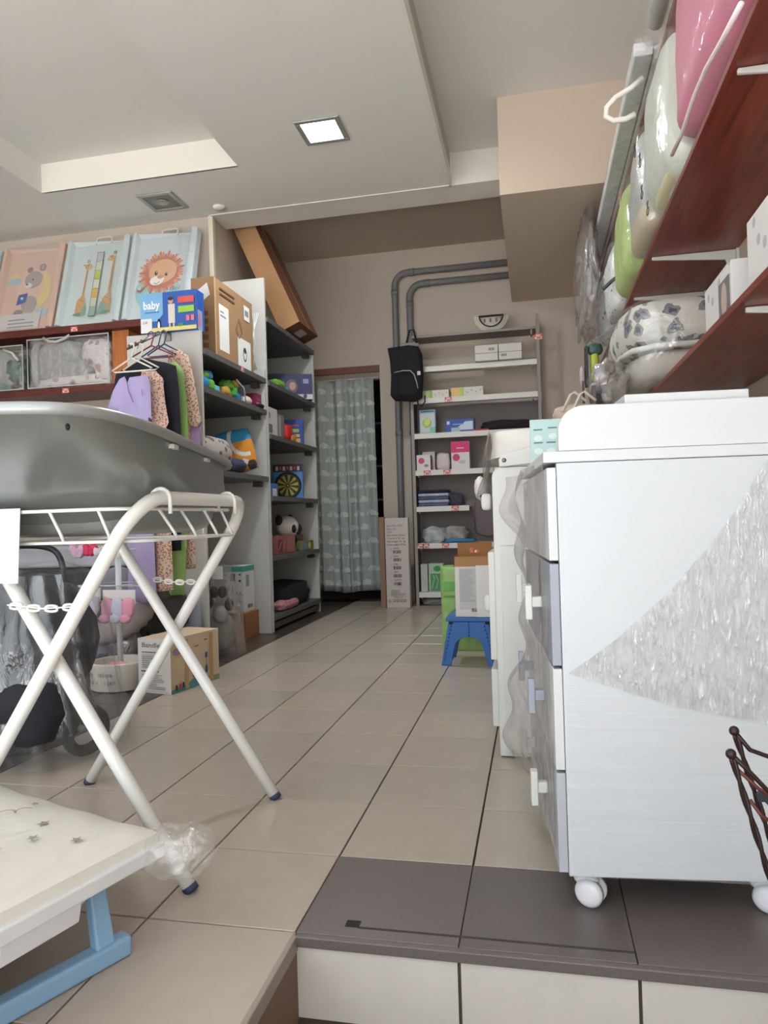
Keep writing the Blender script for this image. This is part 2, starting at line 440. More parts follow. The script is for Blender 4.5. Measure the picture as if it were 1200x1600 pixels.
# ceiling: lower panel with a rectangular recess, higher strip on the right and over the back
TX0, TX1, TY0, TY1 = -2.69, -1.30, -0.9, 2.94
c = MB()
for a in [(XL, TX0, YF, 3.58), (TX1, -0.04, YF, 3.58), (TX0, TX1, YF, TY0), (TX0, TX1, TY1, 3.58)]:
    c.box(a[0], a[1], a[2], a[3], ZC, ZC + 0.19, CEIL)
c.box(TX0 - .02, TX1 + .02, TY0 - .02, TY1 + .02, 3.18, 3.4, CEIL)
struct(c, 'ceiling')
struct(bx(-0.04, XR, YF, 3.58, ZH, 3.4, CEIL), 'ceiling_high')
struct(bx(-1.9, XR, 3.83, YB, 3.2, 3.4, GREYWALL), 'ceiling_back')
struct(bx(-1.78, XR, 3.57, 3.83, ZC, 3.4, CEIL_W), 'trim_4')['label'] = 'white ceiling beam'
c = MB(); c.box(-1.78, -0.035, 3.556, 3.572, ZC - 0.006, ZC + 0.006, CEIL_W); c.box(-0.045, -0.030, YF, 3.572, ZC - 0.006, ZC + 0.08, CEIL_W); c.box(-0.05, -0.036, YF, 3.572, ZC + 0.08, ZH, M((190, 186, 178), 0.8))
c.box(-0.048, -0.028, 3.555, 3.573, ZC - 0.006, ZH, CEIL_W)
struct(c, 'trim_5')
struct(bx(-1.80, -1.765, 3.565, 3.60, 0, ZC, M((226, 214, 192), 0.6)), 'trim_6')
struct(bx(TX0, TX1, TY1 - 0.004, TY1 + 0.01, ZC - 0.0, 3.18, M((240, 234, 220), 0.8)), 'trim_7')
BULK = M((206, 188, 168), 0.85)
struct(bx(0.308, XR, 3.0, YB, 2.634, ZH, BULK), 'trim_8')['label'] = 'beige boxed duct'
# doorway
dr = struct(MB().box(DXL, DXR, YB - 0.005, YB + 0.13, DZT - 0.06, DZT + 0.0, M((120, 78, 62), 0.6)), 'door_1')
MB().box(DXL, DXR, YB + 0.01, YB + 0.06, DZT - 0.13, DZT - 0.06, M((150, 130, 112), 0.6)).build('lintel_board', dr, bevel=0.003)
MB().box(DXL, DXL + 0.05, YB - 0.005, YB + 0.13, 0, DZT - 0.06, M((130, 112, 98), 0.7)).build('door_frame', dr)
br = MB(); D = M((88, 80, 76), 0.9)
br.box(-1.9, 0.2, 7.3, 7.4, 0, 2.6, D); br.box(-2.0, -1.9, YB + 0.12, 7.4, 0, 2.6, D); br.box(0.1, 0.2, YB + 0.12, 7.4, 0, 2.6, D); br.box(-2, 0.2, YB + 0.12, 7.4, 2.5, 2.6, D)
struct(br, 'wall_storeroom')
rk = thing('storage_rack', 'dim metal rack of goods in the storeroom behind the curtain', 'rack', (-1.1, 6.3, 0))
for z in (0.5, 0.95, 1.3, 1.75):
    MB().box(-1.4, -0.7, 6.1, 6.5, z, z + 0.02, M((150, 150, 150), 0.4)).build('shelf', rk)
for x in (-1.4, -0.72):
    MB().box(x, x + 0.02, 6.1, 6.12, 0, 1.95, M((120, 120, 120), 0.4)).build('post', rk)
for k, (x, z, wdt, h, m_) in enumerate([(-1.12, 0.52, 0.24, 0.26, M((66, 48, 44), 0.9)), (-1.1, 0.97, 0.3, 0.2, M((52, 52, 66), 0.9)), (-1.05, 1.32, 0.26, 0.3, M((60, 60, 62), 0.9))]):
    tag(MB().blob((x + wdt / 2, 6.25, z + h / 2), (wdt, 0.25, h), m_, 0.5, noise=0.04).build('storage_bag', smooth=True),
        'dark bundle on the %s rack board in the storeroom' % ('lowest', 'middle', 'upper')[k], 'bag', 'bundles on the storeroom rack')

# ceiling lamps (square recessed)
def ceiling_lamp(x, y, on, label):
    r = thing('ceiling_lamp', label, 'lamp', (x, y, ZC), 'recessed square ceiling lamps')
    F = M((176, 176, 170), 0.35, 0.5); s = 0.13
    fr = MB()
    for a in [(-s, s, -s, -s + 0.03), (-s, s, s - 0.03, s), (-s, -s + 0.03, -s + 0.03, s - 0.03), (s - 0.03, s, -s + 0.03, s - 0.03)]:
        fr.box(x + a[0], x + a[1], y + a[2], y + a[3], ZC - 0.012, ZC - 0.001, F)
    fr.build('frame', r, bevel=0.002)
    if on:
        MB().box(x - s + 0.03, x + s - 0.03, y - s + 0.03, y + s - 0.03, ZC - 0.006, ZC - 0.003, M((236, 246, 255), 0.4, emit=9)).build('bulb_panel', r)
        l = bpy.data.lights.new('lamp_light', 'AREA'); l.shape = 'SQUARE'; l.size = 0.18; l.energy = 14; l.color = (0.9, 0.96, 1)
        lo = bpy.data.objects.new('lamp_light', l); COL.objects.link(lo); lo.location = (x, y, ZC - 0.016)
    else:
        MB().box(x - s + 0.03, x + s - 0.03, y - s + 0.03, y + s - 0.03, ZC - 0.008, ZC - 0.004, M((130, 128, 122), 0.25, 0.3)).build('glass_panel', r)
        MB().lathe([(0.05, 0), (0.055, -0.006), (0.04, -0.006), (0.0, -0.002)], (x, y, ZC - 0.007), M((170, 168, 160), 0.2, 0.6)).build('reflector', r)
ceiling_lamp(-0.67, 2.68, True, 'lit square recessed ceiling lamp with a glaring white bulb')
ceiling_lamp(-1.99, 3.26, False, 'unlit square recessed ceiling lamp above the changing mats')
# small round detector
tag(MB().lathe([(0.0, -0.02), (0.035, -0.018), (0.045, -0.004), (0.045, 0)], (-1.66, 3.45, ZC), CEIL_W).build('detector', smooth=True), 'small round detector on the ceiling left of the niche', 'detector')

# grey pipes on the back wall
def pipe(x, z, label, yb=5.13, r=0.029):
    t = thing('drain_pipe', label, 'pipe', (x, yb, 0), 'grey pipes on the back wall')
    pts = [(x, yb, 0.0), (x, yb, 1.2), (x, yb, z - 0.12)] + [(x + 0.12 - 0.12 * math.cos(a), yb, z - 0.12 + 0.12 * math.sin(a)) for a in [PI / 2 * k / 6 for k in range(1, 7)]] + [(0.32, yb, z + 0.0)]
    MB().tube(pts, r, GREYP, 12).build('pipe_run', t, smooth=True)
    for p, q in (((x, yb, z - 0.2), (x, yb, z - 0.15)), ((x + 0.14, yb, z), (x + 0.19, yb, z)), ((x, yb, 1.5), (x, yb, 1.55))):
        MB().tube([p, q], r * 1.14, GREYP, 12).build('pipe_socket', t, smooth=True)
a = at(624, 600, Y=5.11); b = at(800, 408, Y=5.11); a2 = at(645, 480, Y=5.11); b2 = at(800, 428, Y=5.11)
pipe(-0.733, b.z, 'outer grey drain pipe bending along the back wall to the duct')
pipe(-0.600, b2.z, 'inner grey drain pipe bending just below the outer one')

# curtain
def cloud(art, x, y, s, mat):
    for dx, dy, r in ((0, 0, 0.5), (-0.45, -0.12, 0.3), (0.45, -0.12, 0.34), (-0.15, 0.18, 0.36)):
        art.ell(x + dx * s, y + dy * s * art.w / art.h, r * s, r * s * 0.8, mat, 10)
        art.k -= 1
cu = thing('door_curtain', 'grey green doorway curtain printed with pale clouds', 'curtain', (-1.28, 5.12, 0.1))
CX0, CX1, CZ0, CZ1 = -1.60, -0.955, 0.10, 2.04
def cf(x, z, k=0.0):
    X = CX0 + (CX1 - CX0) * x
    yy = 5.12 + 0.022 * math.sin(x * 21) + 0.012 * math.sin(x * 47 + z * 2) - 0.03 * math.exp(-((x - 0.62) / 0.03) ** 2)
    return Vector((X + 0.02 * (1 - z) * (x - 0.5), yy - 0.004 - k, CZ0 + (CZ1 - CZ0) * z + 0.01 * math.sin(x * 9) * (1 - z)))
CUR = M((166, 172, 166), 0.9); CURL = M((200, 203, 197), 0.9)
MB().grid(cf, 150, 24, CUR).build('cloth_panel', cu, smooth=True, solid=0.002)
ar = Art((0, 0, 0), (1, 0, 0), (0, 0, 1), CX1 - CX0, CZ1 - CZ0, fn=cf, d=0.0028)
rr = random.Random(3)
for j in range(15):
    for i in range(5):
        cloud(ar, 0.07 + i * 0.19 + (0.09 if j % 2 else 0) + rr.uniform(-.01, .01), 0.04 + j * 0.065, 0.105, CURL)
ar.build('printed_clouds', cu)['kind'] = 'stuff'
MB().tube([(DXL - 0.0, 5.13, 2.045), (DXR + 0.0, 5.13, 2.045)], 0.008, M((180, 180, 176), 0.4)).build('curtain_rod', cu, smooth=True)

# ================================================================== LEFT SHELVING UNITS
UX0, UX1 = -1.775, -1.325
def price(art_or_parent, o, U, N, s=0.05, nm='price_tag'):
    pass
def price_tag(parent, x, y, z, w_=0.055, h_=0.035, axis='x'):
    """red and white paper tag stuck on the front edge of a shelf"""
    if axis == 'x': A = Art((x, y, z), (1, 0, 0), (0, 0, 1), w_, h_)
    else: A = Art((x, y, z), (0, 1, 0), (0, 0, 1), w_, h_)
    A.rect(0, 0, 1, 1, M((212, 92, 84), 0.6)).rect(0.06, 0.08, 0.94, 0.5, M((236, 214, 208), 0.6)).rect(0.2, 0.6, 0.8, 0.85, M((240, 200, 190), 0.6)).rect(0.3, 0.2, 0.8, 0.4, M((190, 60, 56), 0.6))
    A.build('price_tag', parent)
def shelf_unit(name, label, y0, y1, h0, h1, shelves, tags=()):
    r = thing(name, label, 'shelving', ((UX0 + UX1) / 2, (y0 + y1) / 2, 0), 'grey laminate shelving along the left wall')
    MB().box(UX0, UX1, y0, y0 + 0.022, 0, h0, M((196, 194, 188), 0.5)).build('side_panel', r, bevel=0.001)
    MB().box(UX0, UX1, y1 - 0.022, y1, 0, h1, M((196, 194, 188), 0.5)).build('side_panel', r, bevel=0.001)
    MB().box(UX0, UX0 + 0.01, y0 + 0.022, y1 - 0.022, 0.02, min(h0, h1), M((150, 146, 140), 0.6)).build('back_panel', r)
    for z in shelves:
        s = MB().box(UX0 + 0.01, UX1 + 0.012, y0 + 0.022, y1 - 0.022, z - 0.034, z, LAMD).build('shelf', r, bevel=0.002)
        for y in (y0 + 0.05, y1 - 0.11):
            MB().box(UX1 - 0.07, UX1 - 0.02, y, y + 0.05, z - 0.07, z - 0.035, M((70, 66, 64), 0.5)).build('shelf_bracket', s)
    return r
u1 = shelf_unit('shelf_unit', 'grey shelf unit with toys, clothes rail and big carton on top', 2.41, 3.385, 1.83, 1.80, [1.735, 1.52, 1.065])
u2 = shelf_unit('shelf_unit', 'narrow grey shelf unit next to the curtained doorway', 3.40, 4.51, 2.44, 2.16, [2.175, 1.735, 1.365, 0.937, 0.523, 0.112])
MB().box(UX1 - 0.03, UX1 - 0.005, 3.43, 4.48, 0.02, 0.06, LAMD).build('plinth', u2)
A = Art((UX1 - 0.03, 3.399, 1.8), (-1, 0, 0), (0, 0, 1), 0.0001, 1)
cw = MB()
for k in range(4):
    cw.tube([(-1.42 + k * 0.012, 3.396, 1.78), (-1.40 - k * 0.01, 3.394, 2.0), (-1.41 + k * 0.014, 3.396, 2.2)], 0.0022, M((236, 236, 232), 0.5), 5)
tag(cw.build('cord_bundle', smooth=True), 'thin white cords hanging against the tall white side panel', 'cord')
price_tag(u1, UX1 + 0.0125, 2.93, 1.702, 0.05, 0.032, 'y')

# big carton on unit 1
r, art = carton('cardboard_carton', 'large brown carton with white labels on top of the shelf unit', 'carton', -1.50, -1.352, 2.66, 3.24, 1.737, 2.212, CARD)
a_ = art('right')
a_.rect(0.0, 0.0, 0.03, 1, CARDL, same=True)
a_.rect(0.10, 0.12, 0.34, 0.70, PAPER).rect(0.13, 0.55, 0.27, 0.57, INKL, same=True).rect(0.13, 0.6, 0.22, 0.62, INKL)
a_.rect(0.56, 0.02, 0.92, 0.42, PAPER).ell(0.75, 0.22, 0.05, 0.08, INK).ell(0.75, 0.22, 0.035, 0.06, PAPER).ell(0.75, 0.27, 0.03, 0.03, INK)
a_.rect(0.74, 0.70, 0.9, 0.90, PAPER).rect(0.77, 0.76, 0.87, 0.84, INKL)
a_.lines(0.12, 0.82, 0.5, 0.95, 2, M((110, 78, 48), 0.8)).line([(0.52, 0.5), (0.6, 0.66), (0.68, 0.5), (0.6, 0.4), (0.52, 0.5)], 0.012, M((120, 84, 50), 0.8))
a_.build('printed_panel', r)
a_ = art('front')
a_.poly([(0.28, 0.84), (0.7, 0.93), (0.82, 0.78), (0.4, 0.68)], PAPER)
for k in range(5):
    a_.rect(0.48, 0.12 + k * 0.1, 0.72, 0.18 + k * 0.1, M((130, 88, 52), 0.8), same=True)
a_.build('printed_panel', r)

# blue toddler walker box (front reads "baby")
r, art = carton('toy_box', 'blue product box reading baby on top of the grey side panel', 'box', -1.67, -1.33, 2.385, 2.475, 1.83, 2.05, M((38, 90, 172), 0.45))
a_ = art('front')
LB = M((120, 176, 216), 0.4)
a_.poly([(0, 0.28), (0.30, 0.28), (0.40, 0.45), (0.40, 1), (0, 1)], LB).rect(0, 0, 0.2, 0.36, PAPER)
a_.text('baby', 0.05, 0.60, 0.062, M((246, 246, 246), 0.5), width=0.3, bold=True).lines(0.08, 0.5, 0.34, 0.56, 1, M((60, 100, 160), 0.6))
a_.ell(0.33, 0.18, 0.035, 0.1, BLACK).ell(0.325, 0.16, 0.022, 0.07, WHITE).ell(0.33, 0.30, 0.022, 0.022, BLACK)
a_.rect(0.5, 0.2, 0.62, 0.68, M((216, 210, 196), 0.6)).rect(0.51, 0.06, 0.54, 0.2, M((216, 190, 160), 0.6)).rect(0.58, 0.06, 0.61, 0.2, M((216, 190, 160), 0.6)).ell(0.55, 0.76, 0.045, 0.05, M((206, 160, 130), 0.6)).ell(0.55, 0.81, 0.045, 0.03, M((60, 44, 36), 0.6))
a_.rect(0.68, 0.68, 0.96, 0.84, M((214, 84, 76), 0.5)).rect(0.68, 0.44, 0.96, 0.6, M((150, 200, 60), 0.5)).rect(0.82, 0.22, 0.88, 0.36, M((220, 110, 130), 0.5)).rect(0.9, 0.22, 0.96, 0.36, M((220, 110, 130), 0.5)).rect(0.2, 0, 1, 0.1, M((226, 214, 130), 0.6)).ell(0.72, 0.13, 0.05, 0.025, M((80, 150, 70), 0.6))
a_.text('2-8', 0.05, 0.22, 0.02, INK)
a_.build('printed_panel', r)
a_ = art('right'); a_.rect(0.1, 0.0, 0.7, 0.5, M((150, 160, 190), 0.5)).rect(0.2, 0.1, 0.5, 0.4, M((200, 120, 150), 0.5)); a_.build('printed_panel', r)

# long carton leaning on the recess wall, its lower end on the narrow unit
t = thing('long_carton', 'long brown carton leaning from shelf top up to the niche ceiling', 'carton', (-1.32, 4.14, 2.19))
LB_ = Vector((-1.24, 3.9, 2.262)); la = Vector((-0.326, 0, 0.744)).normalized(); lt = Vector((-0.9166, 0, -0.40)).normalized()
q0 = [LB_, LB_ + lt * 0.165, LB_ + lt * 0.165 + Vector((0, 0.47, 0)), LB_ + Vector((0, 0.47, 0))]
MB().hexa(q0, [p + la * 0.93 for p in q0], M((176, 132, 92), 0.8, vary=0.08)).build('carton_body', t, bevel=0.003)
A = Art(LB_ + Vector((0, 0, 0)), (0, 1, 0), la, 0.47, 0.93); A.rect(0.005, 0.0, 0.995, 1, M((140, 92, 62), 0.8)).rect(0.45, 0.0, 0.55, 1, M((158, 112, 80), 0.3)); A.build('side_face', t, 'brown side face with its shade painted in')  # shade on this side painted as darker cardboard, with a tape strip
A = Art(q0[1], Vector((0.9166, 0, 0.40)), (0, 1, 0), 0.165, 0.47); A.k = 2
A.mb.add([p - la * 0.001 for p in q0], [(0, 1, 2, 3)], M((112, 72, 48), 0.8))  # downward end in the darkest brown, its shade put into the colour
A.mb.add([q0[0] - la * 0.002 + lt * a_ + Vector((0, b_, 0)) for a_, b_ in ((0.04, 0.15), (0.11, 0.15), (0.11, 0.30), (0.04, 0.30))], [(0, 1, 2, 3)], M((176, 168, 158), 0.8)); A.build('end_flap', t)

# ------------------------------------------------------------------ goods on the left units
def prod(name, label, cat, x0, x1, y0, y1, z0, h, rgb, face='right', draw=None, T=None, group=None, rough=0.5):
    r, art = carton(name, label, cat, x0, x1, y0, y1, z0, z0 + h, M(rgb, rough), T, group, 0.0015)
    if draw:
        A = art(face); draw(A); A.build('printed_panel', r)
    return r
def bl(name, label, cat, c, size, mat, e=0.6, noise=0.05, rot=None, seed=0, group=None, e2=None):
    return tag(MB().blob(c, size, mat, e, e2, 26, 16, noise, rot, seed).build(name, smooth=True), label, cat, group)
FX = -1.335
# unit 1, second shelf: toys
t = thing('toy_pack', 'bag of bright plastic toys in blue green and yellow on the upper left shelf', 'toy', (-1.42, 2.66, 1.52))
for k, (y, z, s, c_) in enumerate([(2.54, 1.57, 0.085, (60, 150, 200)), (2.62, 1.565, 0.075, (110, 180, 60)), (2.60, 1.615, 0.06, (60, 140, 190)), (2.69, 1.55, 0.06, (90, 180, 190)), (2.55, 1.61, 0.05, (120, 190, 60))]):
    MB().blob((-1.40, y, z), (0.09, s * 1.5, s), M(c_, 0.35), 0.7, noise=0.06, seed=k).build('toy_piece', t, smooth=True)
t = thing('toy_pack', 'bag of red green and blue plastic toys beside the first toy bag', 'toy', (-1.42, 2.92, 1.52))
for k, (y, z, s, c_) in enumerate([(2.84, 1.56, 0.075, (190, 150, 60)), (2.90, 1.61, 0.07, (90, 150, 50)), (2.86, 1.545, 0.05, (200, 60, 60)), (2.95, 1.575, 0.075, (70, 170, 70)), (3.0, 1.55, 0.07, (40, 120, 190)), (2.98, 1.63, 0.05, (200, 170, 80))]):
    MB().blob((-1.40, y, z), (0.09, s * 1.4, s), M(c_, 0.35), 0.7, noise=0.06, seed=k + 9).build('toy_piece', t, smooth=True)
MB().tube([(-1.36, 2.97, 1.66), (-1.35, 3.06, 1.62), (-1.35, 3.09, 1.53)], 0.004, M((210, 215, 220), 0.3)).build('handle', t, smooth=True)
bl('plush_ball', 'round white and cream soft ball at the far end of the toy shelf', 'toy', (-1.40, 3.17, 1.555), (0.1, 0.13, 0.075), M((212, 196, 184), 0.8), 0.9, 0.02)
prod('doll_box', 'small magenta doll box beside the tall white side panel', 'box', -1.42, -1.345, 3.25, 3.345, 1.521, 0.10, (122, 30, 66), 'right', lambda A: A.rect(0.1, 0.05, 0.8, 0.4, M((220, 180, 150), 0.6)).rect(0.15, 0.55, 0.85, 0.7, M((180, 70, 120), 0.6)))
t = bl('dark_toy', 'small black toy with blue wheel lying under the doll box', 'toy', (-1.328, 3.27, 1.535), (0.05, 0.1, 0.03), BLACK, 0.9, 0.02)
# unit 1, third shelf: pillows
SP = spot_mat('speckled_plush', (176, 166, 158), (110, 90, 84), 22, 0.36, 0.9)
bl('plush_cushion', 'speckled grey beige round cushion on the middle shelf', 'cushion', (-1.44, 2.72, 1.175), (0.22, 0.38, 0.21), SP, 0.85, 0.03)
bl('folded_cloth', 'dark blue cloth bundle between the two cushions', 'cloth', (-1.44, 2.99, 1.12), (0.2, 0.22, 0.10), M((62, 66, 92), 0.9), 0.7, 0.05)
pr = Matrix.Rotation(math.radians(-58), 3, 'Z') @ Matrix.Rotation(math.radians(14), 3, 'X')
t = thing('bright_pillow', 'blue and orange square pillow with white curved trim leaning on the shelf end', 'pillow', (-1.37, 3.17, 1.066))
PB = MB(); cpt = Vector((-1.47, 3.16, 1.222)); sz = (0.11, 0.27, 0.285)
def pil(mat, half, k=1.0):
    vs = []; fs = []; n = 44
    for i in range(n + 1):
        for j in range(n + 1):
            u = -1 + 2 * i / n; v = -1 + 2 * j / n
            h = ((1 - u ** 4) * (1 - v ** 4)) ** 0.5 * half
            vs.append(cpt + pr @ Vector((h * sz[0] / 2 * k, u * sz[1] / 2 * (1 - 0.07 * v * v), v * sz[2] / 2 * (1 - 0.07 * u * u))))
    for i in range(n):
        for j in range(n):
            fs.append((i * (n + 1) + j, (i + 1) * (n + 1) + j, (i + 1) * (n + 1) + j + 1, i * (n + 1) + j + 1))
    return vs, fs, n
vs, fs, n = pil(None, 1)
BLU = M((48, 142, 186), 0.8); ORA = M((222, 146, 48), 0.8)
for f in fs:
    c_ = sum((Vector(vs[i]) for i in f), Vector()) / 4; q = pr.inverted() @ (c_ - cpt)
    u, v = q.y / (sz[1] / 2), q.z / (sz[2] / 2)
    mt = ORA if (u > -0.45 - 0.3 * v and v < 0.42) else BLU
    if abs(math.hypot(u - 0.55, v - 0.5) - 0.72) < 0.09 and u < 0.7: mt = M((226, 226, 222), 0.8)
    if math.hypot(u - 0.3, v + 0.62) < 0.2 and u - 0.3 + v + 0.62 > 0: mt = M((226, 226, 222), 0.8)
    if v < -0.8 and u < 0: mt = M((214, 190, 40), 0.8)
    if math.hypot(u - 0.65, v + 0.75) < 0.24: mt = M((60, 62, 60), 0.8)
    PB.add([vs[i] for i in f], [(0, 1, 2, 3)], mt)
vs, fs, n = pil(None, -1)
PB.add(vs, [f[::-1] for f in fs], BLU)
PB.build('pillow_cover', t, smooth=True)
MB().tube([cpt + pr @ Vector((0, u * sz[1] / 2, v * sz[2] / 2)) * 1.0 for u, v in [(-.93, -.93), (0, -1), (.93, -.93), (1, 0), (.93, .93), (0, 1), (-.93, .93), (-1, 0)]], 0.004, BLU, 6, closed=True).build('piping', t, smooth=True)

# unit 2
prod('space_box', 'dark blue product box with galaxy picture on upper shelf near the curtain', 'box', -0.02, 0.35, 0, 0.08, 0, 0.205, (52, 52, 96), 'front',
     lambda A: A.ell(0.55, 0.5, 0.13, 0.16, M((120, 96, 110), 0.5)).ell(0.57, 0.52, 0.07, 0.09, M((200, 160, 140), 0.5)).ell(0.27, 0.5, 0.12, 0.13, M((80, 120, 150), 0.5)).rect(0.8, 0.62, 0.92, 0.8, M((150, 150, 190), 0.5)).rect(0.68, 0.0, 1.0, 0.2, M((206, 204, 206), 0.5)).ell(0.84, 0.12, 0.04, 0.05, M((60, 60, 110), 0.5)), T=TR((-1.60, 4.16, 1.737), 22))
bl('small_toy', 'small green and yellow toy left of the galaxy box', 'toy', (-1.39, 3.80, 1.775), (0.08, 0.2, 0.07), M((120, 180, 60), 0.5), 0.7, 0.1)
bl('small_toy', 'small turquoise toy touching the galaxy box', 'toy', (-1.39, 3.945, 1.76), (0.06, 0.08, 0.05), M((60, 170, 190), 0.5), 0.7, 0.1)
prod('white_box', 'tall white product box at the near end of the second shelf', 'box', -1.44, -1.35, 3.45, 3.66, 1.366, 0.20, (200, 198, 196), 'right', lambda A: A.ell(0.25, 0.7, 0.12, 0.12, M((150, 140, 136), 0.6)).rect(0.1, 0.1, 0.5, 0.4, M((120, 104, 96), 0.6)))
prod('glass_frame', 'small clear fronted pack beside the tall white box', 'box', -1.42, -1.36, 3.69, 3.83, 1.366, 0.18, (128, 116, 114), 'right', lambda A: A.rect(0.15, 0.1, 0.5, 0.9, M((170, 166, 164), 0.3)))
bl('red_toy', 'bright red toy on the second shelf of the narrow unit', 'toy', (-1.38, 3.93, 1.43), (0.08, 0.13, 0.13), M((204, 44, 40), 0.5), 0.6, 0.06)
bl('orange_toy', 'little orange toy in front of the red toy', 'toy', (-1.345, 3.98, 1.39), (0.03, 0.1, 0.05), M((216, 140, 70), 0.5), 0.7, 0.06)
prod('game_box', 'royal blue product box with red green and yellow stripes', 'box', 0, 0.23, 0, 0.07, 0, 0.20, (34, 74, 160), 'front',
     lambda A: A.rect(0.42, 0.74, 0.86, 0.8, M((206, 70, 80), 0.5)).rect(0.42, 0.5, 0.86, 0.63, M((150, 190, 60), 0.5)).rect(0.62, 0.3, 0.74, 0.42, M((210, 120, 60), 0.5)).rect(0.76, 0.3, 0.88, 0.42, M((230, 190, 60), 0.5)).rect(0.42, 0.03, 0.9, 0.25, M((222, 180, 90), 0.5)).ell(0.2, 0.42, 0.11, 0.14, M((110, 110, 130), 0.5)).ell(0.6, 0.13, 0.1, 0.05, M((50, 100, 170), 0.5)), T=TR((-1.56, 4.15, 1.366), 14))
def dart(A):
    A.rect(0, 0.78, 1, 1, M((44, 30, 34), 0.5))
    for k in range(7): A.rect(0.1 + k * 0.12, 0.82 + 0.02 * (k % 2), 0.18 + k * 0.12, 0.94, M((180, 70, 66) if k % 2 else (200, 190, 190), 0.5), same=True)
    A.k += 1
    A.ell(0.5, 0.38, 0.46, 0.46, BLACK, 28).ell(0.5, 0.38, 0.40, 0.40, M((60, 54, 30), 0.6), 24)
    for k in range(10):
        a0 = 2 * PI * k / 10; a1 = a0 + PI / 10; w_ = A.w / A.h
        A.poly([(0.5, 0.38), (0.5 + 0.36 * math.cos(a0), 0.38 + 0.36 * math.sin(a0) * w_), (0.5 + 0.36 * math.cos(a1), 0.38 + 0.36 * math.sin(a1) * w_)], M((170, 166, 70), 0.6), same=True)
    A.k += 1
    A.ell(0.5, 0.38, 0.07, 0.07, M((40, 40, 40), 0.6)).ell(0.5, 0.38, 0.03, 0.03, M((190, 180, 80), 0.6))
prod('dartboard_box', 'blue box showing a round black and yellow dart target', 'box', 0, 0.235, 0, 0.05, 0, 0.27, (70, 130, 190), 'front', dart, T=TR((-1.57, 4.12, 0.939), 12))
prod('small_box', 'small blue and white box at the near end of the dart target shelf', 'box', -1.40, -1.345, 3.48, 3.62, 0.939, 0.09, (60, 110, 170), 'right', lambda A: A.rect(0.2, 0, 0.8, 0.6, M((210, 214, 220), 0.5)))
# panda
t = thing('plush_panda', 'black and white plush panda behind two baskets on the shelf', 'plush toy', (-1.46, 4.02, 0.525))
W_ = M((222, 214, 204), 0.95)
MB().blob((-1.46, 4.02, 0.60), (0.15, 0.18, 0.14), W_, 0.95).build('body', t, smooth=True)
MB().blob((-1.43, 4.03, 0.715), (0.16, 0.25, 0.17), W_, 0.95).build('head', t, smooth=True)
for y in (3.905, 4.155): MB().blob((-1.45, y, 0.77), (0.05, 0.08, 0.08), BLACK, 1).build('ear', t, smooth=True)
for y in (3.97, 4.11): MB().blob((-1.355, y, 0.70), (0.03, 0.055, 0.065), BLACK, 1).build('eye_patch', t, smooth=True)
MB().blob((-1.345, 4.045, 0.665), (0.03, 0.04, 0.025), BLACK, 1).build('nose', t, smooth=True)
for y in (3.93, 4.13): MB().blob((-1.42, y, 0.60), (0.07, 0.07, 0.10), BLACK, 1).build('arm', t, smooth=True)
prod('pink_basket', 'dark pink patterned gift box in front of the panda', 'basket', -1.40, -1.34, 3.55, 3.95, 0.525, 0.13, (146, 84, 84), 'right', lambda A: A.rect(0.05, 0.1, 0.3, 0.8, M((120, 60, 60), 0.8)).line([(0.1, 0.2), (0.25, 0.7)], 0.03, M((190, 140, 136), 0.8)).line([(0.3, 0.2), (0.45, 0.7)], 0.03, M((190, 140, 136), 0.8)).rect(0.55, 0.05, 0.95, 0.95, M((170, 110, 108), 0.8)))
prod('small_box', 'small box with blue and lime print beside the panda', 'box', -1.40, -1.34, 4.12, 4.40, 0.525, 0.075, (118, 124, 70), 'right', lambda A: A.rect(0.05, 0.1, 0.4, 0.9, M((120, 140, 180), 0.6)).ell(0.62, 0.5, 0.12, 0.1, M((206, 206, 90), 0.6)))
prod('brown_box', 'flat dusky pink box lying behind the lime printed box', 'box', -1.50, -1.405, 4.08, 4.34, 0.525, 0.13, (110, 74, 74))
bl('folded_cloth', 'pile of black clothing on the lowest shelf', 'cloth', (-1.50, 4.04, 0.20), (0.32, 0.72, 0.19), M((26, 26, 34), 0.95), 0.5, 0.05)
bl('folded_cloth', 'pink patterned cloth in front of the black clothing', 'cloth', (-1.38, 3.80, 0.148), (0.12, 0.42, 0.075), M((190, 132, 138), 0.95, vary=0.3, vscale=40), 0.7, 0.08)
# on the floor in front of the tall panel
def cam_boxes():
    r, art = carton('product_box', 'white and teal product box standing on a brown carton', 'box', -1.56, -1.415, 3.12, 3.30, 0.172, 0.475, M((206, 206, 204), 0.6))
    A = art('front'); TE = M((70, 150, 140), 0.6)
    A.rect(0, 0.88, 1, 1, TE).rect(0.38, 0.68, 0.6, 0.84, M((90, 96, 104), 0.6)).rect(0.08, 0.8, 0.16, 0.84, INK).rect(0.8, 0.8, 0.88, 0.84, INK).rect(0.1, 0.66, 0.2, 0.71, INK).rect(0.78, 0.66, 0.88, 0.71, INK)
    A.ell(0.22, 0.5, 0.09, 0.12, INK).rect(0.45, 0.44, 0.5, 0.6, INKL).rect(0.05, 0.385, 0.95, 0.4, INKL).ell(0.66, 0.43, 0.03, 0.03, INK).ell(0.85, 0.43, 0.03, 0.03, INK).rect(0.05, 0.24, 0.95, 0.25, INKL).bars(0.55, 0.05, 0.9, 0.13, INK, 9)
    A.build('printed_panel', r)
    A = art('right'); A.rect(0, 0.88, 1, 1, TE).rect(0.2, 0.55, 0.5, 0.8, INKL).bars(0.3, 0.08, 0.8, 0.16, INK, 8); A.build('printed_panel', r)
    r, art = carton('cardboard_carton', 'small brown carton on the floor under the white and teal box', 'carton', -1.60, -1.40, 3.10, 3.33, 0.001, 0.17, M((150, 100, 62), 0.85))
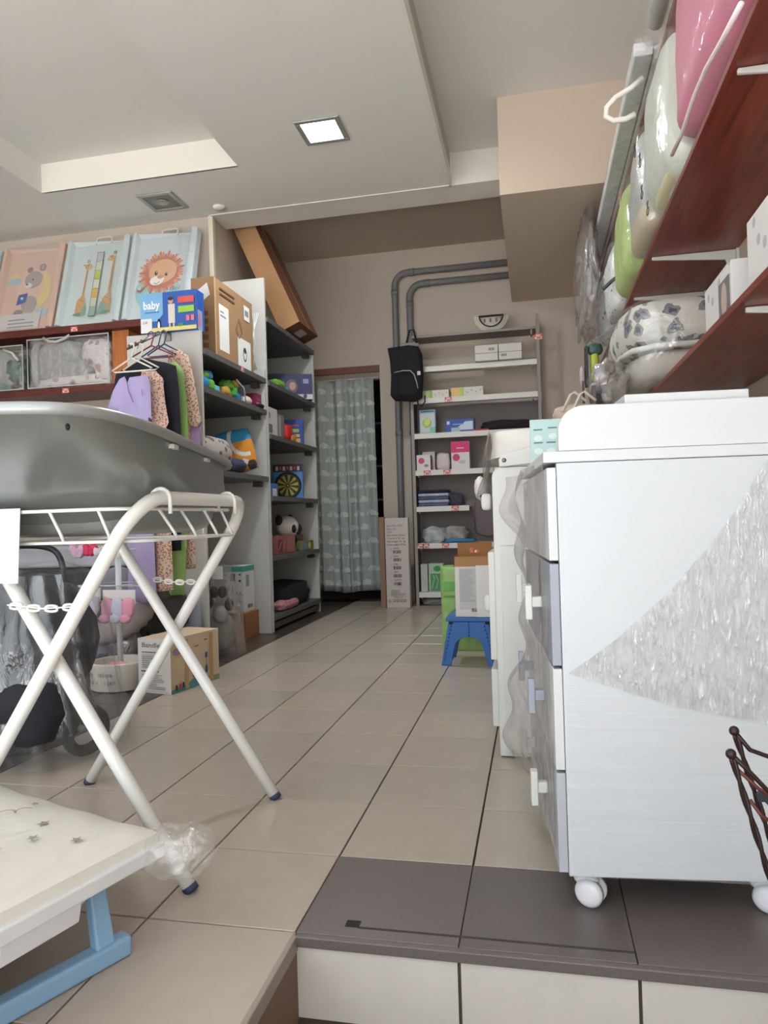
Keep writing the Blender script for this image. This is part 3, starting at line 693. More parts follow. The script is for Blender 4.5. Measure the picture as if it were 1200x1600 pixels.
cam_boxes()
# bag with fan like toy
t = thing('bagged_toy', 'grey plush toy in clear bag hanging beside the shelf unit', 'toy', (-1.55, 2.62, 0.10))
Y0 = 2.56
MB().blob(at(342, 985, Y=Y0 + .05), (0.20, 0.10, 0.22), M((168, 162, 156), 0.9), 0.9).build('body', t, smooth=True)
MB().blob(at(345, 960, Y=Y0), (0.09, 0.05, 0.1), M((150, 146, 140), 0.8), 0.9).build('head', t, smooth=True)
for px, py in ((328, 940), (348, 925), (358, 945), (335, 925)):
    MB().blob(at(px, py, Y=Y0 + .01), (0.05, 0.05, 0.07), M((70, 68, 70), 0.8), 0.9).build('ear', t, smooth=True)
tp = [at(333, 885, Y=Y0), at(345, 885, Y=Y0), at(365, 960, Y=Y0 - .02), at(372, 1040, Y=Y0), at(345, 1062, Y=Y0), at(322, 1050, Y=Y0), at(322, 960, Y=Y0 - .02)]
MB().prism(tp, (0, 0.13, 0), FILMG).build('clear_bag', t)
MB().box(*sum(([min(a, b), max(a, b)] for a, b in zip(at(332, 905, Y=Y0 - .012), at(347, 885, Y=Y0 - .02))), []), M((206, 204, 200), 0.5)).build('hang_card', t)
bl('dark_bag', 'small black bag on the floor beneath the bagged toy', 'bag', at(338, 1050, Y=2.50) + Vector((0, 0, 0.03)), (0.13, 0.12, 0.12), BLACK, 0.6, 0.05)

# product carton on the floor (left), white front and beige side
c0 = at(210, 1084, Z=0.0); c1 = at(268, 1086, Z=0.0); c2 = at(343, 1060, Z=0.0)
dl = (c2 - c1).length; ang = math.degrees(math.atan2(c2.x - c1.x, c2.y - c1.y))
fw = (c1 - c0).length
Tc = TR((c1.x, c1.y, 0.001), -ang)
r, art = carton('toy_carton', 'beige toy carton with white front panel standing on the dark floor', 'carton', -fw, 0, 0, dl, 0, 0.245, M((206, 186, 156), 0.7), Tc)
A = art('front')
A.rect(0, 0, 1, 1, PAPER).rect(0.05, 0.03, 0.95, 0.035, INKL).text('Bandler', 0.12, 0.84, 0.030, INKL, width=0.66, bold=True).rect(0.12, 0.74, 0.65, 0.755, INK).rect(0.12, 0.45, 0.6, 0.72, M((206, 206, 208), 0.7)).lines(0.14, 0.47, 0.5, 0.7, 6, INKL).rect(0.1, 0.39, 0.65, 0.41, INK).lines(0.12, 0.08, 0.85, 0.36, 9, INKL)
A.build('printed_panel', r)
A = art('right')
SEA = M((86, 148, 158), 0.7)
A.poly([(0, 0), (1, 0), (1, 0.1), (0.6, 0.14), (0.45, 0.18), (0.3, 0.1), (0, 0.07)], M((130, 160, 120), 0.7)).poly([(0, 0), (0.62, 0), (0.62, 0.16), (0.5, 0.2), (0.35, 0.1), (0, 0.06)], SEA)
A.ell(0.12, 0.75, 0.09, 0.05, M((170, 140, 170), 0.7)).ell(0.2, 0.79, 0.07, 0.05, M((190, 170, 190), 0.7)).rect(0.27, 0.02, 0.34, 0.95, M((190, 156, 110), 0.5)).rect(0.78, 0.0, 0.86, 0.95, M((186, 150, 104), 0.5))
A.ell(0.47, 0.25, 0.06, 0.05, M((200, 70, 90), 0.6)).rect(0.46, 0.3, 0.475, 0.42, INK).rect(0.68, 0.5, 0.73, 0.6, M((50, 90, 140), 0.6)).rect(0.70, 0.3, 0.71, 0.5, INK).ell(0.7, 0.28, 0.03, 0.06, M((50, 100, 150), 0.6)).rect(0.45, 0.76, 0.54, 0.78, M((190, 90, 60), 0.6)).rect(0.66, 0.84, 0.72, 0.86, INK)
A.ell(0.08, 0.1, 0.02, 0.04, INK).ell(0.15, 0.11, 0.02, 0.04, RED).ell(0.21, 0.12, 0.02, 0.04, INK)
A.build('printed_panel', r)

# ================================================================== CLOTHES ON THE WATERFALL RAIL
rail = thing('clothes_rail', 'metal waterfall rail with knobs fixed to the grey side panel', 'rail', (-1.56, 2.40, 1.7))
R0 = at(262, 519, Y=2.405); R1 = at(199, 545, Y=1.93)
MB().tube([R0, R0 + (R1 - R0) * 0.15 + Vector((0, 0, 0.012)), R1], 0.007, M((120, 112, 104), 0.3, 0.7)).build('arm', rail, smooth=True)
for k in range(7):
    p = R0 + (R1 - R0) * (0.12 + 0.14 * k)
    MB().blob(p + Vector((0, 0, 0.012)), (0.014, 0.014, 0.014), M((120, 112, 104), 0.3, 0.7), 1, nu=10, nv=6).build('knob', rail, smooth=True)
MB().box(R0.x - 0.02, R0.x + 0.02, 2.40, 2.409, R0.z - 0.05, R0.z + 0.05, M((130, 124, 118), 0.3, 0.7)).build('wall_plate', rail)
LEO = spot_mat('spotted_cloth', (216, 188, 170), (128, 78, 66), 95, 0.46, 0.9, (182, 130, 108))
LIL = M((172, 160, 200), 0.9, vary=0.06); NVY = M((30, 30, 42), 0.95); GRN = M((152, 190, 112), 0.9)
def garment(name, label, cat, outline, Y, thick, mat, extra=None, folds=5, sway=0.0):
    """outline in photograph pixels on the vertical plane it hangs in; built as a folded cloth body with thickness"""
    r = thing(name, label, cat, at(outline[0][0], outline[0][1], Y=Y), 'clothes on the waterfall rail')
    pts = [at(x, y, Y=Y) for x, y in outline]
    xs = [p.x for p in pts]; x0, x1 = min(xs), max(xs); zs = [p.z for p in pts]; z0, z1 = min(zs), max(zs)
    me = MB(); b = len(pts)
    # densify
    P = []
    for a, c in zip(pts, pts[1:] + pts[:1]):
        n = max(1, int((c - a).length / 0.03))
        for k in range(n): P.append(a + (c - a) * k / n)
    import mathutils.geometry as g
    inner = []
    st = 0.03; x = x0 + st / 2
    def inside(px, pz):
        c_ = False; j = len(P) - 1
        for i in range(len(P)):
            if (P[i].z > pz) != (P[j].z > pz) and px < (P[j].x - P[i].x) * (pz - P[i].z) / (P[j].z - P[i].z) + P[i].x: c_ = not c_
            j = i
        return c_
    while x < x1:
        z = z0 + st / 2
        while z < z1:
            if inside(x, z) and min((q.x - x) ** 2 + (q.z - z) ** 2 for q in P) > 0.012 ** 2: inner.append((x, z))
            z += st
        x += st
    co = [Vector((p.x, p.z)) for p in P] + [Vector(p) for p in inner]
    v2, e2, f2, *_ = g.delaunay_2d_cdt(co, [(i, (i + 1) % len(P)) for i in range(len(P))], [], 1, 1e-6)
    import bisect
    def dd(p):
        return min(1.0, min((q.x - p.x) ** 2 + (q.z - p.y) ** 2 for q in P) ** 0.5 / 0.03)
    D_ = [dd(p) for p in v2]
    def yo(p, s, d_):
        return Y + s * thick / 2 * d_ ** 0.5 + 0.016 * math.sin((p.x - x0) / max(0.05, (x1 - x0)) * folds * 3 + (p.y) * 2.0) * (0.35 + (z1 - p.y) / (z1 - z0)) + sway * (z1 - p.y)
    n = len(v2)
    vs = [(p.x, yo(p, -1, d_), p.y) for p, d_ in zip(v2, D_)] + [(p.x, yo(p, 1, d_) + 0.001, p.y) for p, d_ in zip(v2, D_)]
    fs = []
    for f in f2:
        f = list(f)
        a = sum(v2[f[i]].x * v2[f[(i + 1) % len(f)]].y - v2[f[(i + 1) % len(f)]].x * v2[f[i]].y for i in range(len(f)))
        if a < 0: f = f[::-1]
        fs.append(f); fs.append([i + n for i in f][::-1])
    me.add(vs, fs, mat)
    me.build('cloth_body', r, smooth=True)
    return r
def hanger(r, px, py, Y, span, col, hook=0.06):
    """plastic hanger whose hook sits at the pixel, shoulders below"""
    p = at(px, py, Y=Y); m_ = M(col, 0.35)
    h = MB(); pts = [p + Vector((-0.018, 0, -0.012)), p + Vector((-0.014, 0, 0.006)), p + Vector((0, 0, 0.014)), p + Vector((0.014, 0, 0.006)), p + Vector((0.014, 0, -0.014)), p + Vector((0.002, 0, -hook + 0.01)), p + Vector((0, 0, -hook))]
    h.tube(pts, 0.0035, m_, 6)
    q = p + Vector((0, 0, -hook))
    h.tube([q, q + Vector((-span / 2, 0, -0.055)), q + Vector((-span / 2 + 0.02, 0, -0.065)), q + Vector((span / 2 - 0.02, 0, -0.065)), q + Vector((span / 2, 0, -0.055)), q], 0.004, m_, 6)
    h.build('hanger', r, smooth=True)
g6 = garment('girls_blouse', 'lilac girls top at the back of the rail beside the panel edge', 'clothing', [(296, 655), (314, 655), (316, 690), (316, 700), (292, 700)], 2.33, 0.03, M((190, 160, 206), 0.9))
g5 = garment('spotted_dress', 'leopard spotted long sleeved dress hanging farthest back by the panel', 'clothing', [(262, 548), (280, 545), (294, 556), (302, 590), (313, 645), (316, 658), (306, 668), (297, 664), (308, 888), (288, 890), (272, 700)], 2.28, 0.04, LEO)
hanger(g5, 256, 520, 2.28, 0.2, (58, 72, 110))
g4 = garment('green_dress', 'bright green dress hanging third on the rail', 'clothing', [(262, 566), (276, 566), (287, 580), (294, 640), (297, 720), (291, 850), (291, 930), (262, 930), (268, 700)], 2.20, 0.035, GRN)
hanger(g4, 247, 522, 2.20, 0.2, (70, 84, 120))
g3 = garment('navy_outfit', 'navy black outfit with a red hanger bar in the middle of the rail', 'clothing', [(200, 572), (225, 560), (258, 566), (276, 572), (281, 610), (284, 670), (282, 860), (262, 862), (248, 700), (215, 690), (185, 640), (175, 622), (182, 585)], 2.12, 0.04, NVY)
hanger(g3, 236, 522, 2.12, 0.24, (128, 54, 66))
g2 = garment('spotted_dress', 'leopard spotted dress with long skirt right behind the lilac dress', 'clothing', [(222, 580), (244, 580), (253, 590), (258, 625), (265, 660), (260, 668), (262, 740), (268, 860), (268, 922), (236, 926), (232, 760), (226, 690), (216, 640)], 2.04, 0.04, LEO)
hanger(g2, 219, 541, 2.04, 0.2, (226, 222, 208))
g1 = garment('lilac_dress', 'lilac dress with split neckline hanging foremost on a cream hanger', 'clothing', [(194, 588), (199, 600), (203, 590), (230, 585), (236, 600), (238, 650), (240, 656), (232, 652), (235, 740), (240, 850), (241, 942), (201, 940), (197, 780), (188, 690), (184, 640), (168, 640), (178, 610), (186, 592)], 1.96, 0.045, LIL)
hanger(g1, 205, 541, 1.96, 0.22, (230, 226, 210))
A = Art(at(198, 634, Y=1.925), (1, 0, 0), (0, 0, 1), 0.12, 0.14)
A.line([(0.02, 0.9), (0.1, 0.5), (0.3, 0.1)], 0.03, M((110, 90, 140), 0.9)).line([(0.7, 0.55), (0.72, 0.3)], 0.03, M((110, 90, 140), 0.9))
A.build('neckline_trim', g1)

# ================================================================== RED WALL SHELVES ON THE LEFT WITH CHANGING MATS
def red_shelf(name, label, x0, x1, y0, y1, z, th, mat, tags):
    r = thing(name, label, 'shelf', ((x0 + x1) / 2, (y0 + y1) / 2, z - th), None)
    MB().box(x0, x1, y0, y1, z - th, z, mat).build('shelf_board', r, bevel=0.002)
    for x in tags: price_tag(r, x, y0 - 0.0008, z - th + 0.004)
    return r
rs1 = red_shelf('wall_shelf', 'dark red wall shelf carrying the picture changing mats', XL + 0.01, -1.84, 3.25, 3.578, 2.19, 0.05, REDWOODX, (-2.72,))
rs2 = red_shelf('wall_shelf', 'dark red wall shelf below the mats carrying bagged bumper sets', XL + 0.01, -2.30, 3.25, 3.578, 1.755, 0.045, REDWOODX, (-2.80,))
tag(MB().box(-2.43, -2.30, 3.30, 3.56, 1.756, 2.139, ORWOOD).build('wood_panel', bevel=0.002), 'orange wooden panel standing upright at the right end of the lower red shelf', 'panel')
def mat_art(kind):
    def f(A):
        if kind == 'lion':
            A.ell(0.32, 0.34, 0.24, 0.30, M((156, 200, 196), 0.6)).ell(0.62, 0.36, 0.24, 0.16, M((160, 204, 200), 0.6))
            MA = [M((206, 140, 110), 0.6), M((196, 120, 100), 0.6), M((216, 156, 120), 0.6)]
            for k in range(46):
                a = 2 * PI * k / 46 + 0.05; r1 = 0.36 + 0.035 * math.sin(k * 2.3)
                cx, cy = 0.5, 0.57; wv = A.w / A.h
                A.poly([(cx + 0.2 * math.cos(a - .1), cy + 0.2 * math.sin(a - .1) * wv), (cx + r1 * math.cos(a - .03), cy + r1 * math.sin(a - .03) * wv), (cx + (r1 + .03) * math.cos(a + .02), cy + (r1 + .03) * math.sin(a + .02) * wv), (cx + r1 * math.cos(a + .08), cy + r1 * math.sin(a + .08) * wv), (cx + 0.2 * math.cos(a + .12), cy + 0.2 * math.sin(a + .12) * wv)], MA[k % 3], same=True)
            A.k += 1
            A.ell(0.5, 0.57, 0.30, 0.30, MA[1]).rect(0.32, 0.12, 0.7, 0.3, M((214, 156, 128), 0.6)).ell(0.38, 0.13, 0.1, 0.07, M((222, 170, 140), 0.6)).ell(0.6, 0.13, 0.1, 0.07, M((222, 170, 140), 0.6)).ell(0.32, 0.66, 0.07, 0.07, M((214, 150, 134), 0.6)).ell(0.74, 0.64, 0.06, 0.06, M((214, 150, 134), 0.6))
            A.ell(0.53, 0.58, 0.245, 0.225, M((222, 176, 138), 0.6), 24).ell(0.44, 0.46, 0.12, 0.085, M((236, 232, 224), 0.6)).ell(0.51, 0.475, 0.06, 0.05, M((236, 232, 224), 0.6))
            A.ell(0.50, 0.505, 0.055, 0.032, M((206, 140, 136), 0.6)).ell(0.42, 0.56, 0.028, 0.04, M((60, 50, 44), 0.5)).ell(0.60, 0.535, 0.022, 0.034, M((60, 50, 44), 0.5)).ell(0.427, 0.567, 0.008, 0.012, WHITE).ell(0.605, 0.545, 0.007, 0.01, WHITE)
            A.line([(0.40, 0.43), (0.45, 0.415), (0.5, 0.44)], 0.008, INK).ell(0.17, 0.36, 0.05, 0.05, M((170, 110, 110), 0.6)).ell(0.16, 0.375, 0.035, 0.035, M((186, 206, 200), 0.6))
            for k in range(4): A.line([(0.7 + k * 0.05, 0.31), (0.72 + k * 0.05, 0.35)], 0.01, M((90, 120, 116), 0.6), same=True)
        if kind == 'giraffe':
            G = M((204, 158, 112), 0.6); Gs = M((168, 116, 78), 0.6); TQ = M((130, 172, 156), 0.6); GR = M((110, 146, 110), 0.6)
            for cx, fl, top in ((0.30, 1, 0.76), (0.84, -1, 0.84)):
                A.poly([(cx - 0.02, 0.34), (cx + 0.03, 0.34), (cx + 0.04 * 1, top - 0.04), (cx + 0.0, top - 0.04)], G)
                A.ell(cx + 0.03 * fl, top, 0.075, 0.06, G, rot=0.3 * fl).ell(cx + 0.08 * fl, top - 0.01, 0.045, 0.04, M((214, 176, 134), 0.6))
                A.rect(cx - 0.0, top + 0.045, cx + 0.012, top + 0.09, INK).rect(cx + 0.035, top + 0.045, cx + 0.047, top + 0.09, INK).ell(cx - 0.055, top + 0.02, 0.03, 0.018, G)
                A.ell(cx + 0.035 * fl, top + 0.01, 0.01, 0.012, INK)
                A.poly([(cx - 0.11, 0.14), (cx + 0.07, 0.14), (cx + 0.07, 0.30), (cx + 0.03, 0.38), (cx - 0.02, 0.36), (cx - 0.1, 0.3)], G)
                for k in range(12): A.ell(cx - 0.09 + 0.014 * (k * 5 % 11), 0.18 + 0.018 * (k * 7 % 9), 0.012, 0.01, Gs, 6, same=True)
                for k in range(9): A.ell(cx + 0.01 + 0.003 * k, 0.4 + 0.035 * k, 0.01, 0.012, Gs, 6, same=True)
                A.k += 1
                A.ell(cx - 0.02, 0.12, 0.12, 0.035, GR)
            A.poly([(0.32, 0.1), (0.42, 0.1), (0.4, 0.28)], TQ).poly([(0.66, 0.08), (0.9, 0.18), (0.72, 0.26)], TQ)
            A.rect(0.50, 0.07, 0.64, 0.93, M((120, 130, 120), 0.6))
            for k, c_ in enumerate([(150, 180, 166), (206, 210, 180), (220, 176, 70), (212, 214, 190), (190, 196, 76), (210, 212, 186), (190, 190, 196)]):
                A.rect(0.512, 0.08 + k * 0.121, 0.628, 0.08 + (k + 1) * 0.121 - 0.006, M(c_, 0.6), same=True)
        if kind == 'bear':
            GY = M((172, 162, 160), 0.6); GYD = M((146, 136, 136), 0.6); YE = M((220, 200, 140), 0.6)
            A.ell(0.66, 0.52, 0.30, 0.42, YE, 24).ell(0.52, 0.58, 0.28, 0.36, M((222, 190, 172), 0.6), 24)
            A.ell(0.16, 0.66, 0.16, 0.07, M((168, 192, 200), 0.6)).poly([(0.06, 0.7), (0.14, 0.8), (0.26, 0.7)], YE).ell(0.82, 0.2, 0.16, 0.1, M((176, 196, 204), 0.6))
            A.ell(0.56, 0.33, 0.16, 0.18, GY, rot=0.3).ell(0.36, 0.22, 0.1, 0.07, GYD).ell(0.72, 0.82, 0.07, 0.08, GYD).ell(0.72, 0.82, 0.04, 0.05, GY).ell(0.46, 0.8, 0.06, 0.06, GYD)
            A.ell(0.57, 0.66, 0.18, 0.18, GY, 22).ell(0.48, 0.58, 0.08, 0.06, M((222, 218, 214), 0.6)).ell(0.45, 0.60, 0.026, 0.02, INK).ell(0.56, 0.66, 0.014, 0.02, INK).poly([(0.30, 0.32), (0.48, 0.36), (0.5, 0.48), (0.32, 0.46)], M((70, 100, 160), 0.6)).ell(0.40, 0.41, 0.03, 0.03, M((200, 210, 230), 0.6))
    return f
def changing_mat(label, x0, x1, base, kind, h=0.70, handle=True, tilt=0.0):
    r = thing('changing_mat', label, 'changing mat', ((x0 + x1) / 2, 3.36, 2.192), 'changing mats on the upper red shelf')
    B = Vector((x0, 3.31, 2.193)); U = Vector((1, 0, 0)); Vv = Vector((tilt, 0.19, 0.67)).normalized(); N = U.cross(Vv)
    wd = x1 - x0
    def P(a, b, c): return B + U * a + Vv * b - N * (-c)
    mb = MB()
    prof = [(0, -0.03), (0.0, 0.035), (0.018, 0.05), (0.04, 0.05), (0.06, 0.012), (wd - 0.06, 0.012), (wd - 0.04, 0.05), (wd - 0.018, 0.05), (wd, 0.035), (wd, -0.03)]
    n = len(prof)
    for b0, b1 in ((0, h),):
        vs = [P(a, b0, c) for a, c in prof] + [P(a, b1 - (0.03 if 0.05 < a < wd - 0.05 else 0), c) for a, c in prof]
        fs = [(i, i + 1, n + i + 1, n + i) for i in range(n - 1)] + [(n - 1, 0, n, 2 * n - 1), tuple(range(n))[::-1], tuple(range(n, 2 * n))]
        mb.add(vs, fs, M(base, 0.4))
    mb.build('mat_body', r, bevel=0.004)
    mg = 0.035 if kind == 'lion' else 0.062
    A = Art(P(mg, 0.015, 0.013), U, Vv, wd - 2 * mg, h - 0.08)
    mat_art(kind)(A)
    if kind == 'bear':
        A.rect(0.0, 0.0, 0.85, 0.2, M((206, 204, 200), 0.5)).lines(0.2, 0.02, 0.75, 0.16, 3, INKL)
    A.build('printed_picture', r)
    if handle:
        h0 = P(wd * 0.42, h - 0.02, 0); h1 = P(wd * 0.66, h - 0.02, 0)
        MB().tube([h0, h0 + Vv * 0.045, h0 + Vv * 0.055 + U * 0.02, h1 + Vv * 0.055 - U * 0.02, h1 + Vv * 0.045, h1], 0.007, M((226, 222, 208), 0.5)).build('handle', r, smooth=True)
    MB().hexa([P(0.002, 0.002, 0.052), P(wd - .002, 0.002, 0.052), P(wd - .002, h, 0.052), P(0.002, h, 0.052)], [P(0.002, 0.002, 0.0535), P(wd - .002, 0.002, 0.0535), P(wd - .002, h, 0.0535), P(0.002, h, 0.0535)], FILMC).build('film_cover', r)
changing_mat('white changing mat printed with an orange maned lion cub, rightmost on the shelf', -2.345, -1.835, (206, 216, 218), 'lion')
changing_mat('pale mat with two giraffes and a coloured height scale', -2.875, -2.365, (204, 216, 214), 'giraffe')
changing_mat('pink changing mat with a grey bear reading a blue book', -3.42, -2.895, (216, 184, 166), 'bear', handle=False)
changing_mat('pale blue changing mat cut off at the left edge of the view', -3.97, -3.44, (190, 208, 210), 'plain')
# bagged bumper sets
def zip_bag(name, label, cat, x0, x1, y0, y1, z0, h, inner, parts=()):
    r = thing(name, label, cat, ((x0 + x1) / 2, (y0 + y1) / 2, z0))
    for (nm, cx, cz, sx, sz_, mt, e, ns, sd) in inner:
        MB().blob((cx, (y0 + y1) / 2, z0 + cz), (sx, (y1 - y0) * 0.93, sz_), mt, e, None, 26, 16, ns, None, sd, 4).build(nm, r, smooth=True)
    MB().box(x0, x1, y0, y1, z0, z0 + h, FILM).build('clear_bag', r, bevel=0.03, seg=3)
    MB().tube([(x0, y0 - 0.002, z0 + 0.012), (x1, y0 - 0.002, z0 + 0.012), (x1, y0 - 0.002, z0 + h - 0.01), (x0, y0 - 0.002, z0 + h - 0.01)], 0.005, M((206, 204, 198), 0.6), 6, closed=True).build('piping', r)
    return r
PRN = spot_mat('animal_print', (206, 200, 198), (110, 104, 108), 13, 0.34, 0.85, (176, 140, 140))
GRYC = M((150, 150, 150), 0.9, vary=0.05)
r = zip_bag('bumper_set', 'clear bag of grey pillows and animal printed bedding on the lower red shelf', 'bedding', -3.09, -2.44, 3.27, 3.52, 1.757, 0.37,
    [('grey_bumper', -2.86, 0.185, 0.36, 0.34, GRYC, 0.45, 0.05, 1), ('grey_fold', -2.72, 0.14, 0.24, 0.22, GRYC, 0.9, 0.08, 5), ('side_bolster', -3.045, 0.19, 0.08, 0.33, GRYC, 0.5, 0.02, 2), ('printed_pillow', -2.57, 0.24, 0.24, 0.22, PRN, 0.7, 0.06, 3), ('printed_sheet', -2.76, 0.05, 0.62, 0.09, PRN, 0.5, 0.06, 4), ('printed_pad', -2.52, 0.13, 0.14, 0.24, PRN, 0.6, 0.06, 6)])
MB().tube([(-2.95, 3.262, 2.12), (-2.90, 3.25, 2.09), (-2.84, 3.25, 2.08), (-2.78, 3.255, 2.10), (-2.74, 3.262, 2.125)], 0.011, M((190, 188, 182), 0.7)).build('carry_strap', r, smooth=True)
r = zip_bag('bumper_set', 'clear bag with dark green cushion at the left picture edge', 'bedding', -3.75, -3.13, 3.27, 3.50, 1.757, 0.34,
    [('green_cushion', -3.24, 0.17, 0.17, 0.2, M((40, 96, 76), 0.5), 0.9, 0.05, 1), ('green_cushion', -3.42, 0.08, 0.22, 0.14, M((96, 150, 130), 0.5), 0.9, 0.05, 2), ('grey_padding', -3.45, 0.19, 0.55, 0.28, M((150, 148, 144), 0.9), 0.7, 0.06, 3)])
MB().tube([(-3.28, 3.262, 2.06), (-3.2, 3.25, 2.03), (-3.15, 3.25, 1.97)], 0.010, M((206, 204, 194), 0.7)).build('carry_strap', r, smooth=True)

# ================================================================== SHELVING ON THE BACK WALL
SX0, SX1, SY0, SY1 = -0.555, 0.51, 4.82, 5.075
WSH = M((226, 222, 214), 0.5); PST = M((150, 142, 134), 0.5)
bs = thing('back_shelving', 'white metal shelving against the back wall beneath the pipes', 'shelving', (0, 4.95, 0))
for x0, z1, nm in ((SX0 - 0.012, 1.80, 0), (SX1 - 0.005, 2.42, 0)):
    MB().box(x0, x0 + 0.025, SY0, SY0 + 0.03, 0, z1, PST).build('upright_post', bs)
    MB().box(x0, x0 + 0.025, SY1 - 0.0, SY1 + 0.03, 0, 2.42, PST).build('upright_post', bs)
MB().box(SX0 + 0.013, SX1 - 0.005, SY1 + 0.005, SY1 + 0.012, 0.03, 1.74, M((134, 124, 120), 0.7)).build('back_panel', bs)
for k in range(4):
    pass
MB().box(SX0 - 0.01, SX0 + 0.003, SY0 + 0.03, SY1, 0.0, 1.78, M((120, 112, 108), 0.6)).build('side_panel', bs)
SH = [2.315, 2.045, 1.775, 1.475, 1.16, 0.85, 0.535, 0.118]
ends = [SX1, SX1, SX1, SX1, SX1, -0.085, SX1, SX1]
sb = []
for k, (z, xe) in enumerate(zip(SH, ends)):
    mt = WSH if k else M((150, 144, 136), 0.6)
    s = MB(); s.box(SX0 + 0.014, xe - 0.006, SY0 - 0.002, SY0 + 0.006, z - 0.045 if k else z - 0.02, z, mt)
    s.box(SX0 + 0.014, xe - 0.006, SY0 + 0.006, SY1, z - 0.012, z - 0.001, M((136, 126, 120), 0.6) if k == 0 else WSH)
    b_ = s.build('shelf', bs, bevel=0.001); sb.append(b_)
    for x in ((SX1 - 0.05,) if k in (0, 1, 2, 3) else (SX0 + 0.03,)):
        MB().box(x, x + 0.012, SY0 + 0.02, SY0 + 0.12, z - 0.06, z - 0.013, PST).build('shelf_bracket', b_)
for z, x in ((1.775, -0.27), (1.16, -0.47), (1.16, -0.30), (0.85, -0.24), (0.535, -0.50), (0.535, -0.33), (0.535, -0.545)):
    price_tag(bs, x, SY0 - 0.003, z - 0.043, 0.06, 0.04)
price_tag(bs, SX1 - 0.02, SY0 - 0.001, 2.20, 0.065, 0.05)
# goods on the back shelving
t = thing('oval_frame', 'half round silver and black frame standing on the topmost shelf', 'frame', (0.10, 4.95, 2.316))
def arc(r0, r1, mt, dy, n=16, sx=1.0, sz=1.0, name='ring'):
    mb = MB(); cx, cz = 0.135, 2.47
    for i in range(n):
        a0 = PI + PI * i / n; a1 = PI + PI * (i + 1) / n
        q = [(cx + r * math.cos(a) * sx, 4.93 - dy, cz + r * math.sin(a) * sz) for r, a in ((r0, a0), (r1, a0), (r1, a1), (r0, a1))]
        mb.prism(q, (0, 0.02, 0), mt)
    return mb.build(name, t)
SIL = M((176, 166, 152), 0.25, 0.6)
arc(0.105, 0.15, SIL, 0.0, sz=0.98); arc(0.095, 0.106, BLACK, 0.004, sz=0.98, name='dark_rim')
MB().box(0.04, 0.23, 4.925, 4.935, 2.455, 2.47, BLACK).build('top_bar', t)
MB().blob((0.135, 4.94, 2.42), (0.17, 0.01, 0.09), M((190, 180, 164), 0.4), 0.9).build('face_plate', t, smooth=True)
for k in range(3): MB().box(0.07 + k * 0.05, 0.085 + k * 0.05, 4.922, 4.93, 2.41, 2.44, M((120, 108, 92), 0.4)).build('small_part', t)
def lab(A): A.lines(0.55, 0.55, 0.85, 0.75, 1, INKL).rect(0, 0.44, 1, 0.47, INKL)
prod('gift_box', 'left of two flat white boxes on the second shelf from top', 'box', 0.0, 0.19, 4.775, 5.03, 2.05, 0.13, (214, 208, 200), 'front', lambda A: A.rect(0, 0.46, 1, 0.5, M((150, 140, 130), 0.6)).bars(0.6, 0.62, 0.85, 0.8, INK, 8), group='white boxes on the upper back shelf')
prod('gift_box', 'right of two flat white boxes on the second shelf from top', 'box', 0.197, 0.385, 4.775, 5.03, 2.05, 0.13, (214, 208, 200), 'front', lambda A: A.rect(0, 0.46, 1, 0.5, M((150, 140, 130), 0.6)).bars(0.1, 0.2, 0.35, 0.36, INK, 8), group='white boxes on the upper back shelf')
for x in (0.13, 0.30):
    t = thing('ribbon_bow', 'small translucent bow on the shelf edge under the %s white box' % ('left' if x < 0.2 else 'right'), 'bow', (x, 4.80, 2.046), 'bows on the shelf edge')
    for s_ in (-1, 1): MB().blob((x + 0.016 * s_, 4.798, 2.062), (0.03, 0.012, 0.022), M((206, 200, 192), 0.3), 1, nu=12, nv=8, rot=Matrix.Rotation(0.4 * s_, 3, 'Y')).build('loop', t, smooth=True)
def thin(A, c1, c2): A.rect(0, 0, 0.28, 1, M(c1, 0.6)).rect(0.28, 0, 0.4, 1, M(c2, 0.6)); [A.ell(0.5 + 0.14 * k, 0.4 + 0.2 * (k % 2), 0.02, 0.02, M((130, 130, 110), 0.6), 8) for k in range(4)]
prod('flat_box', 'flat white and green box left on the third shelf', 'box', -0.47, -0.235, 4.83, 5.0, 1.776, 0.065, (218, 212, 200), 'front', lambda A: thin(A, (196, 206, 150), (150, 190, 90)))
prod('flat_box', 'flat white and orange box right of the green one on the third shelf', 'box', -0.215, 0.055, 4.83, 5.0, 1.776, 0.075, (218, 212, 200), 'front', lambda A: thin(A, (232, 196, 120), (180, 206, 110)))
t = prod('blister_pack', 'clear blue framed pack holding a lime green round toy', 'toy', -0.50, -0.36, 4.86, 4.93, 1.476, 0.205, (146, 176, 182), 'front', lambda A: A.rect(0.06, 0.05, 0.94, 0.86, M((196, 204, 200), 0.4)).rect(0.1, 0.9, 0.9, 0.96, M((60, 110, 140), 0.6)))
MB().blob((-0.435, 4.852, 1.57), (0.075, 0.02, 0.08), M((206, 218, 120), 0.5), 1).build('lime_toy', t, smooth=True)
MB().box(-0.41, -0.362, 4.845, 4.859, 1.478, 1.53, M((130, 196, 170), 0.5)).build('base_card', t)
prod('blue_box', 'small blue and white carton in the middle of the fourth shelf', 'box', -0.275, -0.03, 4.85, 4.95, 1.476, 0.11, (44, 84, 160), 'front', lambda A: A.poly([(0.3, 0.15), (0.95, 0.15), (0.95, 0.8), (0.7, 0.8)], M((206, 214, 224), 0.5)).rect(0.2, 0, 0.5, 0.35, M((170, 190, 190), 0.5)).rect(0.05, 0.6, 0.15, 0.85, M((214, 216, 230), 0.5)).lines(0.25, 0.55, 0.65, 0.8, 1, M((130, 170, 220), 0.5)))
